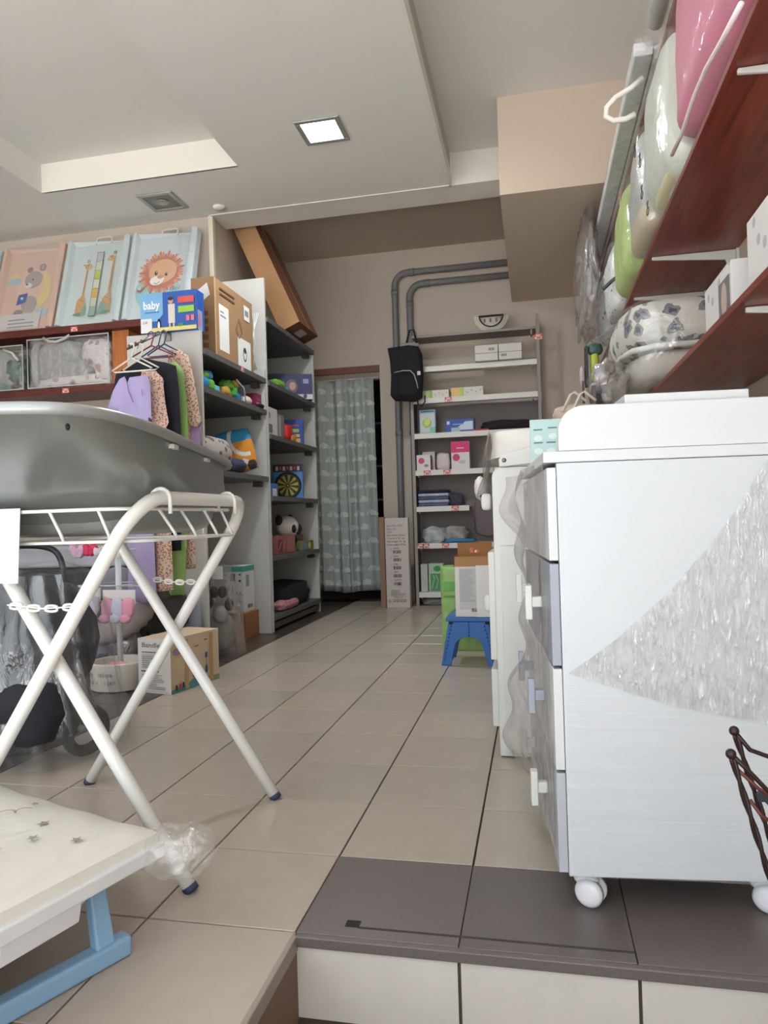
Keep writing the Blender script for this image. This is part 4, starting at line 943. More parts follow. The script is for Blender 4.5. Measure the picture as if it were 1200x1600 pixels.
prod('red_case', 'thin red case lying beside the small blue carton', 'case', -0.05, 0.09, 4.84, 4.9, 1.476, 0.015, (168, 40, 50))
bl('dark_garment', 'dark aubergine folded garment lying across the fourth shelf', 'clothing', (0.24, 4.93, 1.518), (0.44, 0.2, 0.085), M((44, 34, 42), 0.95), 0.6, 0.08)
def circ(A): A.rect(0, 0, 1, 1, M((222, 216, 214), 0.6)).ell(0.35, 0.62, 0.22, 0.22, M((206, 60, 96), 0.5)).ell(0.7, 0.3, 0.16, 0.1, INKL)
prod('pump_box', 'white box with magenta circle and flap left on the fifth shelf', 'box', -0.535, -0.415, 4.86, 4.96, 1.161, 0.135, (206, 60, 96), 'front', circ)
prod('pale_box', 'pale box standing behind the white box with magenta circle', 'box', -0.50, -0.39, 4.97, 5.04, 1.161, 0.17, (206, 200, 198))
bl('foil_pouch', 'soft pale pink pouch between the two magenta marked boxes', 'pouch', (-0.31, 4.92, 1.235), (0.12, 0.07, 0.15), M((206, 190, 190), 0.4), 0.5, 0.05)
prod('magenta_box', 'white box with magenta top band and circle on the fifth shelf', 'box', -0.235, -0.08, 4.86, 4.96, 1.161, 0.235, (222, 216, 214), 'front', lambda A: A.rect(0, 0.6, 1, 1, M((214, 40, 110), 0.5)).rect(0.3, 0.74, 0.7, 0.78, M((240, 170, 200), 0.5)).ell(0.28, 0.42, 0.2, 0.2, M((206, 60, 96), 0.5)).ell(0.6, 0.25, 0.2, 0.12, M((190, 190, 190), 0.5)))
for k in range(5):
    c_ = [(96, 96, 130), (168, 174, 196), (86, 88, 118), (176, 180, 200), (40, 40, 58)][k]
    tag(MB().box(-0.53, -0.27 + 0.006 * (k % 2), 4.85, 5.03, 0.852 + k * 0.028, 0.878 + k * 0.028, M(c_, 0.95, bump=0.3, bscale=60, vary=0.25, vscale=30)).build('folded_cloth', bevel=0.01, seg=3),
        ['lowest patterned blue cloth of the folded stack', 'second cloth from the bottom, pale blue, in the folded stack', 'middle blue cloth of the folded stack', 'pale cloth second from the top of the folded stack', 'black cloth topping the folded stack'][k], 'cloth', 'folded cloths on the sixth shelf')
bl('folded_cloth', 'dark checked cloth bundle right behind the folded stack', 'cloth', (-0.22, 4.99, 0.905), (0.14, 0.13, 0.11), M((74, 70, 84), 0.95, vary=0.3, vscale=40), 0.6, 0.05)
bl('bagged_clothes', 'crumpled bag of grey and white striped clothes on the seventh shelf', 'clothing', (-0.40, 4.93, 0.60), (0.22, 0.18, 0.15), M((176, 180, 184), 0.5, bump=0.9, bscale=26, vary=0.3, vscale=14), 0.8, 0.10)
bl('bagged_clothes', 'crumpled grey cloth heap right of the striped clothes', 'clothing', (-0.23, 4.95, 0.60), (0.22, 0.17, 0.15), M((160, 158, 152), 0.5, bump=0.9, bscale=26, vary=0.3, vscale=14), 0.9, 0.12, seed=4)
bl('blue_pack', 'flat bright blue pack lying under the grey cloth heap', 'pack', (-0.18, 4.87, 0.553), (0.28, 0.08, 0.032), M((50, 130, 176), 0.4), 0.5, 0.08)
r = prod('green_pack', 'clear pack with green leafy print on the lowest shelf', 'pack', -0.46, -0.335, 4.86, 4.98, 0.119, 0.24, (176, 196, 178), 'front', lambda A: A.rect(0.12, 0.02, 0.8, 0.64, M((84, 150, 96), 0.5)).ell(0.6, 0.82, 0.26, 0.2, M((60, 150, 70), 0.5)).line([(0.2, 0.1), (0.4, 0.5), (0.3, 0.6)], 0.05, M((170, 206, 170), 0.5)).line([(0.5, 0.1), (0.65, 0.4), (0.5, 0.6)], 0.05, M((170, 206, 170), 0.5)).rect(0.8, 0.1, 1, 0.6, M((206, 212, 206), 0.5)))
r = prod('pale_pack', 'stack of pale sheets left of the green leafy pack', 'pack', -0.53, -0.47, 4.87, 4.97, 0.119, 0.235, (186, 190, 180))
r = prod('mint_pack', 'small mint white packet right of the green leafy pack', 'pack', -0.325, -0.245, 4.90, 4.98, 0.119, 0.21, (190, 210, 196))
bl('clear_bundle', 'crumpled clear plastic bundle under the lowest shelf board', 'bag', (-0.40, 4.91, 0.035), (0.26, 0.14, 0.065), M((140, 138, 140), 0.25, bump=0.8, bscale=40), 0.8, 0.15)
bl('grey_carrier', 'mauve grey fabric panel hanging at the right of the cut shelf', 'fabric', (0.05, 5.02, 0.75), (0.24, 0.06, 0.34), M((120, 108, 110), 0.95), 0.5, 0.03)
# backpack
t = thing('backpack', 'black backpack with pale curved zip hanging from the shelf post', 'backpack', (-0.63, 4.75, 1.78))
def sp(px, py, Y=4.76): return at(px, py, Y=Y)
BK = M((26, 26, 32), 0.9)
bp_ = [sp(612, 620), sp(618, 627), sp(650, 628), sp(660, 622), sp(662, 585), sp(660, 555), sp(655, 543), sp(640, 541), sp(607, 546), sp(611, 565), sp(613, 590)]
bb = MB()
cc = sum(bp_, Vector()) / len(bp_)
n = len(bp_)
lay = [(0.0, 0.92), (-0.05, 1.0), (-0.10, 1.0), (-0.14, 0.88)]
vs = []
for dy, sc_ in lay: vs += [Vector((cc.x + (p.x - cc.x) * sc_, 4.81 + dy, cc.z + (p.z - cc.z) * sc_)) for p in bp_]
fs = [tuple(range(n)), tuple(range(3 * n, 4 * n))[::-1]]
for k in range(3):
    for i in range(n): fs.append((k * n + i, (k + 1) * n + i, (k + 1) * n + (i + 1) % n, k * n + (i + 1) % n))
bb.add(vs, fs, BK); bb.build('bag_body', t, smooth=True, bevel=0.008)
MB().blob(sp(637, 602, 4.68), (0.19, 0.05, 0.19), M((22, 22, 28), 0.9), 0.5).build('front_pocket', t, smooth=True)
MB().blob(sp(634, 557, 4.69), (0.21, 0.04, 0.13), M((30, 30, 34), 0.9), 0.5).build('top_flap', t, smooth=True)
MB().tube([sp(616, 582, 4.645), sp(630, 579, 4.64), sp(641, 579, 4.64), sp(647, 585, 4.64), sp(651, 597, 4.645), sp(653, 607, 4.65)], 0.0035, M((196, 186, 172), 0.5)).build('zip', t, smooth=True)
bx(*[v for a, b in zip(sp(652, 586, 4.655), sp(657, 580, 4.665)) for v in (min(a, b), max(a, b))], M((214, 210, 206), 0.6)).build('logo_tag', t)
MB().tube([sp(635, 536, 4.78), sp(640, 516, 4.79), sp(646, 515, 4.79), sp(651, 536, 4.78)], 0.008, BK).build('top_handle', t, smooth=True)
MB().tube([sp(652, 622, 4.77), sp(653, 632, 4.76), sp(658, 635, 4.75), sp(664, 628, 4.75), sp(664, 618, 4.76)], 0.006, M((50, 40, 44), 0.9)).build('strap', t, smooth=True)
MB().blob(sp(640, 540, 4.80), (0.17, 0.05, 0.05), M((150, 142, 140), 0.8), 0.6).build('grey_lining', t, smooth=True)
# tall parcel
ta = at(607, 948, Z=0.0); 
r, art = carton('tall_carton', 'tall narrow white carton with barcodes on the floor by the doorway', 'carton', -0.80, -0.60, 4.70, 4.78, 0.001, 0.76, M((206, 196, 188), 0.7))
A = art('front')
for k, s_ in enumerate(['Item No : 0350', 'Qty: 1pc', 'G.W.:', 'Size of the carton:', '12 x 21 x 76 cm', 'Net weight: 9.1 kg', 'Gross weight: 9.8 kg']):
    A.text(s_, 0.08, 0.905 - k * 0.035, 0.021, INK, width=min(0.8, 0.05 * len(s_)))
for k, s_ in enumerate(['BEIGE', 'BLUE', 'PINK', 'GREY', 'COMFORT']):
    A.text(s_, 0.36, 0.655 - k * 0.088, 0.016, INK, width=0.045 * len(s_)).bars(0.34, 0.605 - k * 0.088, 0.68, 0.64 - k * 0.088, INK, 11, k).line([(0.22, 0.64 - k * 0.088), (0.26, 0.64 - k * 0.088), (0.26, 0.655 - k * 0.088), (0.22, 0.655 - k * 0.088), (0.22, 0.64 - k * 0.088)], 0.008, INKL)
A.lines(0.2, 0.14, 0.85, 0.21, 4, INKL).text('MADE IN CHINA', 0.32, 0.115, 0.012, INK, width=0.4)
A.ell(0.14, 0.085, 0.05, 0.05, INK).ell(0.14, 0.085, 0.028, 0.028, M((206, 196, 188), 0.7))
for k in range(4): A.rect(0.3 + k * 0.15, 0.07, 0.4 + k * 0.15, 0.075, INK, same=True); A.rect(0.3 + k * 0.15, 0.07, 0.32 + k * 0.15, 0.1, INK, same=True); A.rect(0.37 + k * 0.15, 0.08, 0.39 + k * 0.15, 0.1, INK, same=True)
A.build('printed_panel', r)
tag(MB().box(-0.855, -0.81, 4.72, 4.80, 0.001, 0.77, M((150, 120, 96), 0.8)).build('cardboard_strip', bevel=0.002), 'narrow brown cardboard packing strip left of the tall white carton', 'cardboard')

# ================================================================== STOOL WITH CARTON AND GREEN BAG
t = thing('step_stool', 'blue folding plastic step stool with arched legs under a carton', 'stool', (0.10, 2.5, 0))
BLS = M((46, 104, 176), 0.35); BLD = M((36, 78, 140), 0.4)
ZS = 0.245
def arch(Y, th, sx0, sx1, mt):
    pts = []
    cx = 0.105
    outer = [(-0.037, 0), (0.012, 0), (0.03, 0.08)] + [(0.105 + 0.072 * math.cos(a), 0.085 + 0.062 * math.sin(a)) for a in [PI - PI * k / 10 for k in range(11)]] + [(0.18, 0.08), (0.198, 0), (0.247, 0), (0.205, ZS - 0.02), (0.005, ZS - 0.02)]
    return MB().prism([(x, Y, z) for x, z in outer], (0, th, 0), mt)
arch(2.375, 0.02, 0, 0, BLS).build('front_leg', t, bevel=0.003)
arch(2.60, 0.02, 0, 0, BLD).build('rear_leg', t, bevel=0.003)
MB().box(-0.008, 0.218, 2.365, 2.63, ZS - 0.02, ZS, BLS).build('step_top', t, bevel=0.004)
for x in (0.008, 0.19):
    MB().box(x, x + 0.02, 2.372, 2.376, ZS - 0.034, ZS - 0.022, BLACK).build('hinge', t)
for k in range(10):
    for x, s_ in ((-0.02, 1), (0.225, -1)):
        MB().blob((x + s_ * k * 0.0042, 2.374, 0.03 + k * 0.019), (0.008, 0.006, 0.012), BLD, 1, nu=8, nv=6).build('rib', t)
for k in range(6): MB().blob((0.107, 2.374, 0.155 + k * 0.013), (0.008, 0.006, 0.010), BLD, 1, nu=8, nv=6).build('rib', t)
# open carton on the stool
r = thing('open_carton', 'open carton wrapped in white sheet standing on the blue stool', 'carton', (0.13, 2.48, ZS))
zb = ZS + 0.001
WR = M((222, 218, 212), 0.5); 
MB().box(0.043, 0.222, 2.385, 2.58, zb, zb + 0.262, WR).build('carton_body', r, bevel=0.003)
cb = MB(); CI = M((176, 134, 92), 0.85)
cb.box(0.041, 0.224, 2.383, 2.386, zb + 0.255, zb + 0.305, CI); cb.box(0.041, 0.044, 2.383, 2.582, zb + 0.255, zb + 0.305, CI); cb.box(0.221, 0.224, 2.383, 2.582, zb + 0.255, zb + 0.305, CI)
cb.box(0.041, 0.224, 2.579, 2.582, zb + 0.255, zb + 0.37, M((156, 108, 66), 0.85))
cb.build('carton_rim', r)
A = Art((0.043, 2.3848, zb), (1, 0, 0), (0, 0, 1), 0.179, 0.26)
A.rect(0.12, 0.15, 0.6, 0.95, M((200, 200, 200), 0.6)).lines(0.14, 0.3, 0.58, 0.93, 26, M((176, 178, 180), 0.6), 0.5).bars(0.45, 0.10, 0.68, 0.17, INK, 10).rect(0.6, 0.0, 0.96, 1, M((230, 228, 224), 0.5))
A.build('printed_panel', r)
A = Art((0.10, 2.5785, zb + 0.31), (1, 0, 0), (0, 0, 1), 0.06, 0.035); A.rect(0.1, 0.1, 0.4, 0.9, M((216, 110, 80), 0.6)).rect(0.5, 0.1, 0.9, 0.6, M((216, 110, 80), 0.6)).rect(0.55, 0.2, 0.7, 0.5, M((236, 220, 210), 0.6)); A.build('red_mark', r)
t = thing('green_bag', 'lime and dark green printed bag standing behind the carton on the floor', 'bag', (0.02, 2.85, 0))
MB().blob((0.06, 2.90, 0.235), (0.30, 0.22, 0.47), M((150, 186, 110), 0.4, vary=0.15, vscale=20), 0.35, 0.03).build('bag_body', t, smooth=True)
A = Art((-0.085, 2.786, 0.12), (1, 0, 0), (0, 0, 1), 0.16, 0.3); A.poly([(0.3, 0.3), (0.9, 0.55), (0.9, 0.1)], M((50, 130, 70), 0.5)).rect(0.1, 0.6, 0.8, 0.64, M((90, 160, 70), 0.5)).rect(0.1, 0.72, 0.7, 0.9, M((110, 176, 90), 0.5)).ell(0.4, 0.15, 0.2, 0.1, M((196, 206, 170), 0.5)); A.build('printed_panel', t)

# ================================================================== DRESSER (right foreground)
TD = TR((0.497, 0.129, 0), 5.0)
def D_(x, y, z): return TD @ Vector((x, y, z))
dz = thing('dresser', 'white and grey changing dresser on casters, wrapped in stretch film', 'dresser', D_(0.2, 0.3, 0))
DW, DL = 0.405, 0.62
GYD = M((152, 158, 170), 0.35); WH = M((206, 210, 210), 0.35)
MB(TD).box(0.0, DW, 0.0, 0.018, 0.074, 0.85, LACQ).build('side_panel', dz, bevel=0.0015)
MB(TD).box(0.0, DW, DL - 0.018, DL, 0.074, 0.85, LACQ).build('side_panel', dz, bevel=0.0015)
MB(TD).box(DW - 0.01, DW - 0.004, 0.018, DL - 0.018, 0.074, 0.85, LACQ).build('back_panel', dz)
MB(TD).box(0.005, DW - 0.012, 0.019, DL - 0.019, 0.076, 0.094, LACQ).build('bottom_panel', dz)
MB(TD).box(-0.024, DW, -0.002, DL + 0.002, 0.851, 0.872, WH).build('top_board', dz, bevel=0.002)
for k, (z0, z1, mt) in enumerate([(0.666, 0.842, WH), (0.468, 0.660, GYD), (0.272, 0.462, WH), (0.080, 0.266, M((176, 180, 188), 0.3))]):
    d_ = MB(TD).box(-0.018, -0.001, 0.002, DL - 0.002, z0, z1, mt).build('drawer', dz, bevel=0.0015)
    if k in (1, 3): d_['label'] = 'grey drawer front'
    hm = M((214, 216, 206), 0.4) if k != 2 else GYD
    for y in (0.17, 0.47):
        zc = (z0 + z1) / 2 + 0.005
        if k == 0: continue
        h_ = MB(TD); h_.box(-0.054, -0.040, y - 0.012, y + 0.012, zc - 0.036, zc + 0.036, hm); h_.box(-0.041, -0.0185, y - 0.009, y + 0.009, zc - 0.010, zc + 0.012, hm)
        h_.build('handle', d_, bevel=0.002)
# raised rail on the top with rounded corners
for y0 in (0.006, DL - 0.024):
    pts = [(0.006, 0.873), (DW - 0.004, 0.873), (DW - 0.004, 0.958)] + [(0.055 - 0.049 * math.sin(a) * 1.0, 0.909 + 0.049 * math.cos(a)) for a in [PI / 2 * k / 8 for k in range(9)]]
    MB(TD).prism([(x, y0, z) for x, z in pts], (0, 0.018, 0), WH).build('top_rail', dz, bevel=0.0015)
MB(TD).box(DW - 0.022, DW - 0.004, 0.026, DL - 0.026, 0.873, 0.955, WH).build('top_rail', dz, bevel=0.0015)
for (x, y) in ((0.045, 0.045), (DW - 0.035, 0.045), (0.045, DL - 0.05), (DW - 0.035, DL - 0.05)):
    cs = MB(TD); WC = M((222, 222, 226), 0.3)
    Rw = Matrix.Rotation(PI / 2, 4, 'Y')
    cs2 = MB(TD @ Matrix.Translation((x, y, 0)) @ Matrix.Rotation(math.radians(62), 4, 'Z'))
    for s_ in (-1, 1):
        cs2.lathe([(0, 0.013 * s_), (0.012, 0.0125 * s_), (0.022, 0.010 * s_), (0.027, 0.004 * s_), (0.027, -0.006 * s_), (0, -0.006 * s_)], (0.012 * s_ , 0, 0.0275), WC, 20, Rw)
    cs2.box(-0.006, 0.006, -0.012, 0.024, 0.03, 0.062, WC)
    cs2.blob((0.0, 0.008, 0.048), (0.034, 0.05, 0.026), WC, 0.9, nu=16, nv=8)
    cs2.tube([(0, 0.012, 0.05), (0, 0.012, 0.076)], 0.006, M((180, 180, 180), 0.3, 0.6))
    cs2.build('caster', dz, smooth=True)
PD = D_(0, -0.004, 0); ND = TD.to_3x3() @ Vector((0, -1, 0))
def hit(px, py, P0, N):
    d = _R @ Vector(((px - 600) / F_PX, 1, -(py - 800) / F_PX)); t = (P0 - CAM).dot(N) / d.dot(N); return CAM + d * t
def sheet(name, poly, P0, N, mat, parent, st=0.012, amp=0.004, seed=1, label=None):
    """crinkled film stretched over a flat panel; poly in photograph pixels on that panel"""
    import mathutils.geometry as g
    U = Vector((0, 0, 1)).cross(N).normalized(); V = Vector((0, 0, 1)); r = random.Random(seed)
    pts = [hit(x, y, P0, N) for x, y in poly]; q = [((p - P0).dot(U), (p - P0).dot(V)) for p in pts]
    P = []
    for a, c in zip(q, q[1:] + q[:1]):
        n = max(1, int(math.hypot(c[0] - a[0], c[1] - a[1]) / 0.02))
        P += [(a[0] + (c[0] - a[0]) * k / n, a[1] + (c[1] - a[1]) * k / n) for k in range(n)]
    def inside(x, y):
        c_ = False; j = len(P) - 1
        for i in range(len(P)):
            if (P[i][1] > y) != (P[j][1] > y) and x < (P[j][0] - P[i][0]) * (y - P[i][1]) / (P[j][1] - P[i][1]) + P[i][0]: c_ = not c_
            j = i
        return c_
    inn = []; x = min(a for a, b in P)
    while x < max(a for a, b in P):
        y = min(b for a, b in P)
        while y < max(b for a, b in P):
            a, b = x + r.uniform(-.3, .3) * st, y + r.uniform(-.3, .3) * st
            if inside(a, b) and min((u - a) ** 2 + (v - b) ** 2 for u, v in P) > (st * .5) ** 2: inn.append((a, b))
            y += st
        x += st
    v2, e2, f2, *_ = g.delaunay_2d_cdt([Vector(p) for p in P + inn], [(i, (i + 1) % len(P)) for i in range(len(P))], [], 1, 1e-6)
    mb = MB(); NN = N
    mb.add([P0 + U * p.x + V * p.y + NN * (0.001 + amp * r.random() ** 2) for p in v2], [tuple(f) for f in f2], mat)
    o = mb.build(name, parent, smooth=True)
    if label: o['label'] = label
    return o
sheet('stretch_film', [(1290, 610), (1290, 1140), (1200, 1130), (1060, 1105), (960, 1075), (888, 1052), (960, 1000), (1040, 930), (1110, 850), (1160, 780), (1200, 715)], PD, ND, STRETCH, dz, 0.011, 0.006, 3, 'crinkled clear stretch film')
sheet('stretch_film', [(1290, 1150), (1290, 1384), (1180, 1380), (895, 1370), (886, 1210), (884, 1070), (960, 1080), (1080, 1110), (1200, 1135)], PD, ND, STRETCHH, dz, 0.02, 0.0012, 5, 'smooth clear stretch film')
# loose film hanging over the drawer fronts
def ff(u, v):
    y = 0.03 + 0.60 * u; z = 0.10 + 0.76 * v
    bulge = 0.040 + 0.028 * math.sin(v * 7 + 1.0) * u + 0.02 * math.sin(u * 9 + v * 4) + 0.012 * math.sin(v * 31 + u * 6)
    bulge = max(0.021, bulge * (0.25 + u) * (1.1 - 0.35 * (abs(v - 0.5) * 2) ** 3))
    return TD @ Vector((-0.001 - bulge, y, z))
MB().grid(ff, 20, 48, FILMG).build('loose_film', dz, smooth=True)
def ff2(u, v):
    a = at(838, 712, Y=0.5); return Vector((0.445 + 0.045 * u + 0.012 * math.sin(v * 14), 0.55 + 0.05 * math.sin(v * 9 + u * 4), 0.60 + 0.27 * v - 0.03 * u))
MB().grid(ff2, 8, 24, FILM).build('loose_film', dz, smooth=True)

# things on the dresser
tag(MB(TD).box(0.135, 0.36, 0.03, 0.48, 0.9585, 0.978, M((206, 208, 206), 0.4)).build('white_board', bevel=0.002), 'flat white board lying across the rails on top of the dresser', 'board')
r, art = carton('mint_box', 'mint green printed box standing at the far left of the dresser top', 'box', 0.448, 0.56, 0.60, 0.635, 0.873, 0.995, M((176, 204, 200), 0.5))
A = art('front')
for (x, y) in ((0.08, 0.55), (0.4, 0.58), (0.7, 0.62), (0.08, 0.28), (0.36, 0.28)): A.ell(x + 0.1, y + 0.06, 0.1, 0.07, M((206, 220, 214), 0.5), 10, same=True); A.rect(x, y + 0.22, x + 0.2, y + 0.25, M((90, 120, 124), 0.5), same=True)
A.build('printed_panel', r)

# ================================================================== WHITE CHANGING UNIT BEHIND THE DRESSER
c2 = thing('changing_unit', 'white changing unit with bagged pad behind the dresser', 'changing unit', (0.53, 1.3, 0))
W2 = M((214, 213, 208), 0.35)
pts = [(0.325, 0.004), (0.76, 0.004), (0.76, 0.905), (0.37, 0.905)] + [(0.355 - 0.03 * math.sin(a), 0.875 + 0.03 * math.cos(a)) for a in [PI / 2 * k / 5 for k in range(6)]]
MB().prism([(x, 1.01, z) for x, z in pts], (0, 0.02, 0), W2).build('side_panel', c2, bevel=0.0015)
MB().prism([(x, 1.60, z) for x, z in pts], (0, 0.02, 0), W2).build('side_panel', c2, bevel=0.0015)
MB().box(0.74, 0.76, 1.03, 1.60, 0.02, 0.9, W2).build('back_panel', c2)
for z in (0.03, 0.62, 0.86): MB().box(0.335, 0.74, 1.031, 1.599, z, z + 0.018, W2).build('shelf', c2)
MB().box(0.345, 0.76, 0.994, 1.009, 0.02, 0.66, W2).build('leaning_panel', c2, bevel=0.002)
dd_ = [MB().box(0.304, 0.324, 1.03, 1.60, z0, z1, W2).build('drawer', c2, bevel=0.002) for z0, z1 in ((0.09, 0.27), (0.66 - 0.36, 0.64))]
for z in (0.80, 0.47):
    k_ = MB(); k_.blob((0.300, 1.10, z), (0.035, 0.03, 0.055), W2, 0.6, nu=14, nv=8); k_.build('knob', c2, smooth=True)
for z in (0.82, 0.785): MB().blob((0.292, 1.12, z), (0.03, 0.02, 0.012), BLACK, 0.9, nu=10, nv=6).build('clasp', c2, smooth=True)
# tilted changing top
tp = [(0.340, 0.915), (0.76, 0.985), (0.76, 0.935), (0.38, 0.905), (0.345, 0.905)]
tp = [(0.350, 0.905), (0.74, 0.935), (0.74, 0.985), (0.45, 0.962), (0.37, 0.947), (0.348, 0.93)]
MB().prism([(x, 1.0, z) for x, z in tp], (0, 0.02, 0), W2).build('top_rail', c2, bevel=0.003)
MB().prism([(x, 1.60, z) for x, z in tp], (0, 0.02, 0), W2).build('top_rail', c2, bevel=0.003)
MB().blob((0.365, 0.999, 0.926), (0.014, 0.005, 0.014), M((110, 110, 110), 0.3, 0.6), 1, nu=10, nv=6).build('screw', c2, smooth=True)
MB().box(0.36, 0.73, 1.02, 1.60, 0.907, 0.918, W2).build('top_board', c2)
pd_ = thing('changing_pad', 'white padded changing cushion in clear bag on the changing unit', 'pad', (0.50, 1.3, 0.92))
MB().blob((0.53, 1.31, 0.985), (0.43, 0.50, 0.085), M((226, 222, 214), 0.6), 0.45, 0.02, noise=0.02).build('cushion', pd_, smooth=True)
def fb(u, v):
    p0 = Vector((0.33, 1.08 + 0.45 * u, 1.02)); 
    return Vector((0.315 - 0.035 * v - 0.02 * math.sin(u * 9 + v * 5) * v + 0.006 * math.sin(u * 31), 1.08 + 0.45 * u, 1.03 - 0.22 * v + 0.02 * math.sin(u * 7) * v))
MB().grid(fb, 16, 12, FILMG).build('clear_bag', pd_, smooth=True)
MB().blob((0.255, 1.5, 0.86), (0.05, 0.12, 0.09), M((222, 218, 212), 0.5), 0.9, noise=0.05).build('loose_corner', pd_, smooth=True)
# beige item with straps and orange base
tb = thing('fabric_carrier', 'beige fabric carrier with orange base and pale straps behind the dresser', 'carrier', (0.60, 1.52, 1.03))
q = at(895, 650, Y=1.52)
MB().blob((0.62, 1.52, 1.055 + 0.03), (0.20, 0.14, 0.05), M((206, 150, 84), 0.6), 0.8).build('orange_base', tb, smooth=True)
MB().blob((0.63, 1.52, 1.125), (0.20, 0.13, 0.07), M((196, 180, 160), 0.8), 0.7, noise=0.04).build('fabric_body', tb, smooth=True)
for x in (0.60, 0.635): MB().tube([(x - 0.035, 1.46, 1.13), (x - 0.005, 1.46, 1.19), (x + 0.01, 1.47, 1.20), (x + 0.05, 1.47, 1.165)], 0.005, M((214, 204, 190), 0.7)).build('strap', tb, smooth=True)
MB().box(0.64, 0.648, 1.50, 1.51, 1.16, 1.245, M((70, 60, 56), 0.6)).build('buckle_post', tb)

# ================================================================== RED SHELVES ON THE RIGHT WALL
BRK = M((206, 206, 200), 0.45)
def right_shelf(label, x0, y0, y1, z, th, brackets):
    r = thing('wall_shelf', label, 'shelf', (1.15, (y0 + y1) / 2, z), 'red wall shelves on the right wall')
    MB().box(x0, XR - 0.002, y0, y1, z, z + th, REDWOOD).build('shelf_board', r, bevel=0.002)
    for y in brackets:
        b = MB()
        b.prism([(x0 + 0.02, y, z - 0.001), (XR - 0.012, y, z - 0.001), (XR - 0.012, y, z - 0.11), (XR - 0.035, y, z - 0.10), (XR - 0.05, y, z - 0.04), (x0 + 0.02, y, z - 0.014)], (0, 0.012, 0), BRK)
        b.build('shelf_bracket', r, bevel=0.003)
        MB().box(XR - 0.012, XR - 0.001, y - 0.01, y + 0.022, z - 0.22, z - 0.0, BRK).build('wall_rail', r)
    return r
right_shelf('upper red wooden shelf holding the pillow packs on white brackets', 0.945, -0.7, 4.3, 1.815, 0.02, (0.60, 1.90, 2.47, 3.6))
right_shelf('lower red wooden shelf holding the printed nest and dotted boxes', 0.945, -0.7, 3.0, 1.238, 0.02, (0.60, 1.9))
right_shelf('highest red wooden shelf behind the white wrapped rails', 0.955, 0.2, 4.6, 2.43, 0.02, (2.6,))
def pack(label, cy, ly, z0, h, mat, depth=0.34, xc=1.06, seed=0, e=0.42, strap=False):
    r = thing('pillow_pack', label, 'bedding', (xc, cy, z0), 'bedding packs on the upper right shelf')
    MB().blob((xc, cy, z0 + h / 2), (depth, ly, h), mat, e, None, 30, 18, 0.025, None, seed, 3).build('bedding', r, smooth=True)
    MB().blob((xc, cy, z0 + h / 2), (depth + 0.018, ly + 0.012, h + 0.0), FILMP, e - 0.08, None, 30, 18, 0.035, None, seed + 1, 4).build('clear_bag', r, smooth=True)
    return r
ZP = 1.838
PK = M((214, 132, 156), 0.6); 
p1 = pack('shiny pink duvet in clear bag nearest the camera on the upper shelf', 0.60, 1.04, ZP, 0.47, PK)
MB().tube([at(1158, 6, X=0.868), at(1130, 60, X=0.866), at(1102, 110, X=0.868), at(1085, 150, X=0.872), at(1065, 210, X=0.88), at(1050, 242, X=0.885)], 0.006, M((240, 222, 226), 0.4)).build('piping', p1, smooth=True)
p2 = pack('cream and white pillow in clear bag behind the pink duvet', 1.36, 0.50, ZP, 0.47, M((206, 212, 200), 0.5), seed=3)
MB().blob((0.98, 1.36, ZP + 0.05), (0.14, 0.42, 0.09), M((214, 208, 170), 0.6), 0.6).build('cream_trim', p2, smooth=True)
hs = [at(x_, y_, Y=1.42) for x_, y_ in ((1004, 122), (985, 138), (962, 152), (948, 168), (947, 182), (958, 189), (978, 186), (992, 178))]
MB().tube(hs, 0.010, M((232, 228, 216), 0.5)).build('carry_strap', p2, smooth=True)
p3 = pack('grey pillow printed with bees and beige edge on the upper shelf', 1.86, 0.45, ZP, 0.44, M((176, 178, 170), 0.5), seed=5)
MB().blob((0.955, 1.86, ZP + 0.075), (0.13, 0.42, 0.14), M((190, 178, 150), 0.6), 0.6).build('beige_trim', p3, smooth=True)
for (px, py) in ((1003, 305), (1012, 330), (1000, 255), (992, 240)):
    c_ = at(px, py, X=0.872)
    b_ = MB()
    b_.tube([c_ + Vector((0, 0.02 * math.cos(a), 0.013 * math.sin(a))) for a in [2 * PI * k / 10 for k in range(10)]], 0.0016, INK, 5, closed=True)
    b_.tube([c_ + Vector((0, 0.0, 0.013)), c_ + Vector((0, 0.015, 0.035)), c_ + Vector((0, -0.012, 0.033)), c_ + Vector((0, 0, 0.013))], 0.0014, INK, 5)
    b_.build('printed_bee', p3)
p4 = pack('lime green striped bedding in clear bag halfway along the upper shelf', 2.42, 0.64, ZP, 0.46, M((186, 206, 130), 0.5, vary=0.18, vscale=8), seed=7)
A = Art(at(968, 322, X=0.875), (0, -1, 0), (0, 0, 1), 0.05, 0.06); A.rect(0, 0, 1, 1, M((226, 190, 170), 0.5)).rect(0.2, 0.5, 0.8, 0.8, RED).rect(0.2, 0.15, 0.6, 0.35, RED); A.build('price_tag', p4)
p5 = pack('white bedding printed with small black dots toward the far shelf end', 2.98, 0.46, ZP, 0.40, spot_mat('dotted_cloth', (216, 216, 212), (50, 50, 56), 26, 0.16, 0.8), seed=8)
MB().tube([at(942, 452, Y=2.735), at(955, 440, Y=2.735), at(970, 428, Y=2.735), at(975, 425, Y=2.735)], 0.010, M((70, 74, 80), 0.6)).build('dark_band', p5, smooth=True)
p6 = pack('white and silver bedding pack at the far end of the upper shelf', 3.52, 0.52, ZP, 0.42, spot_mat('zigzag_cloth', (206, 206, 204), (96, 96, 98), 18, 0.22, 0.7), seed=9)
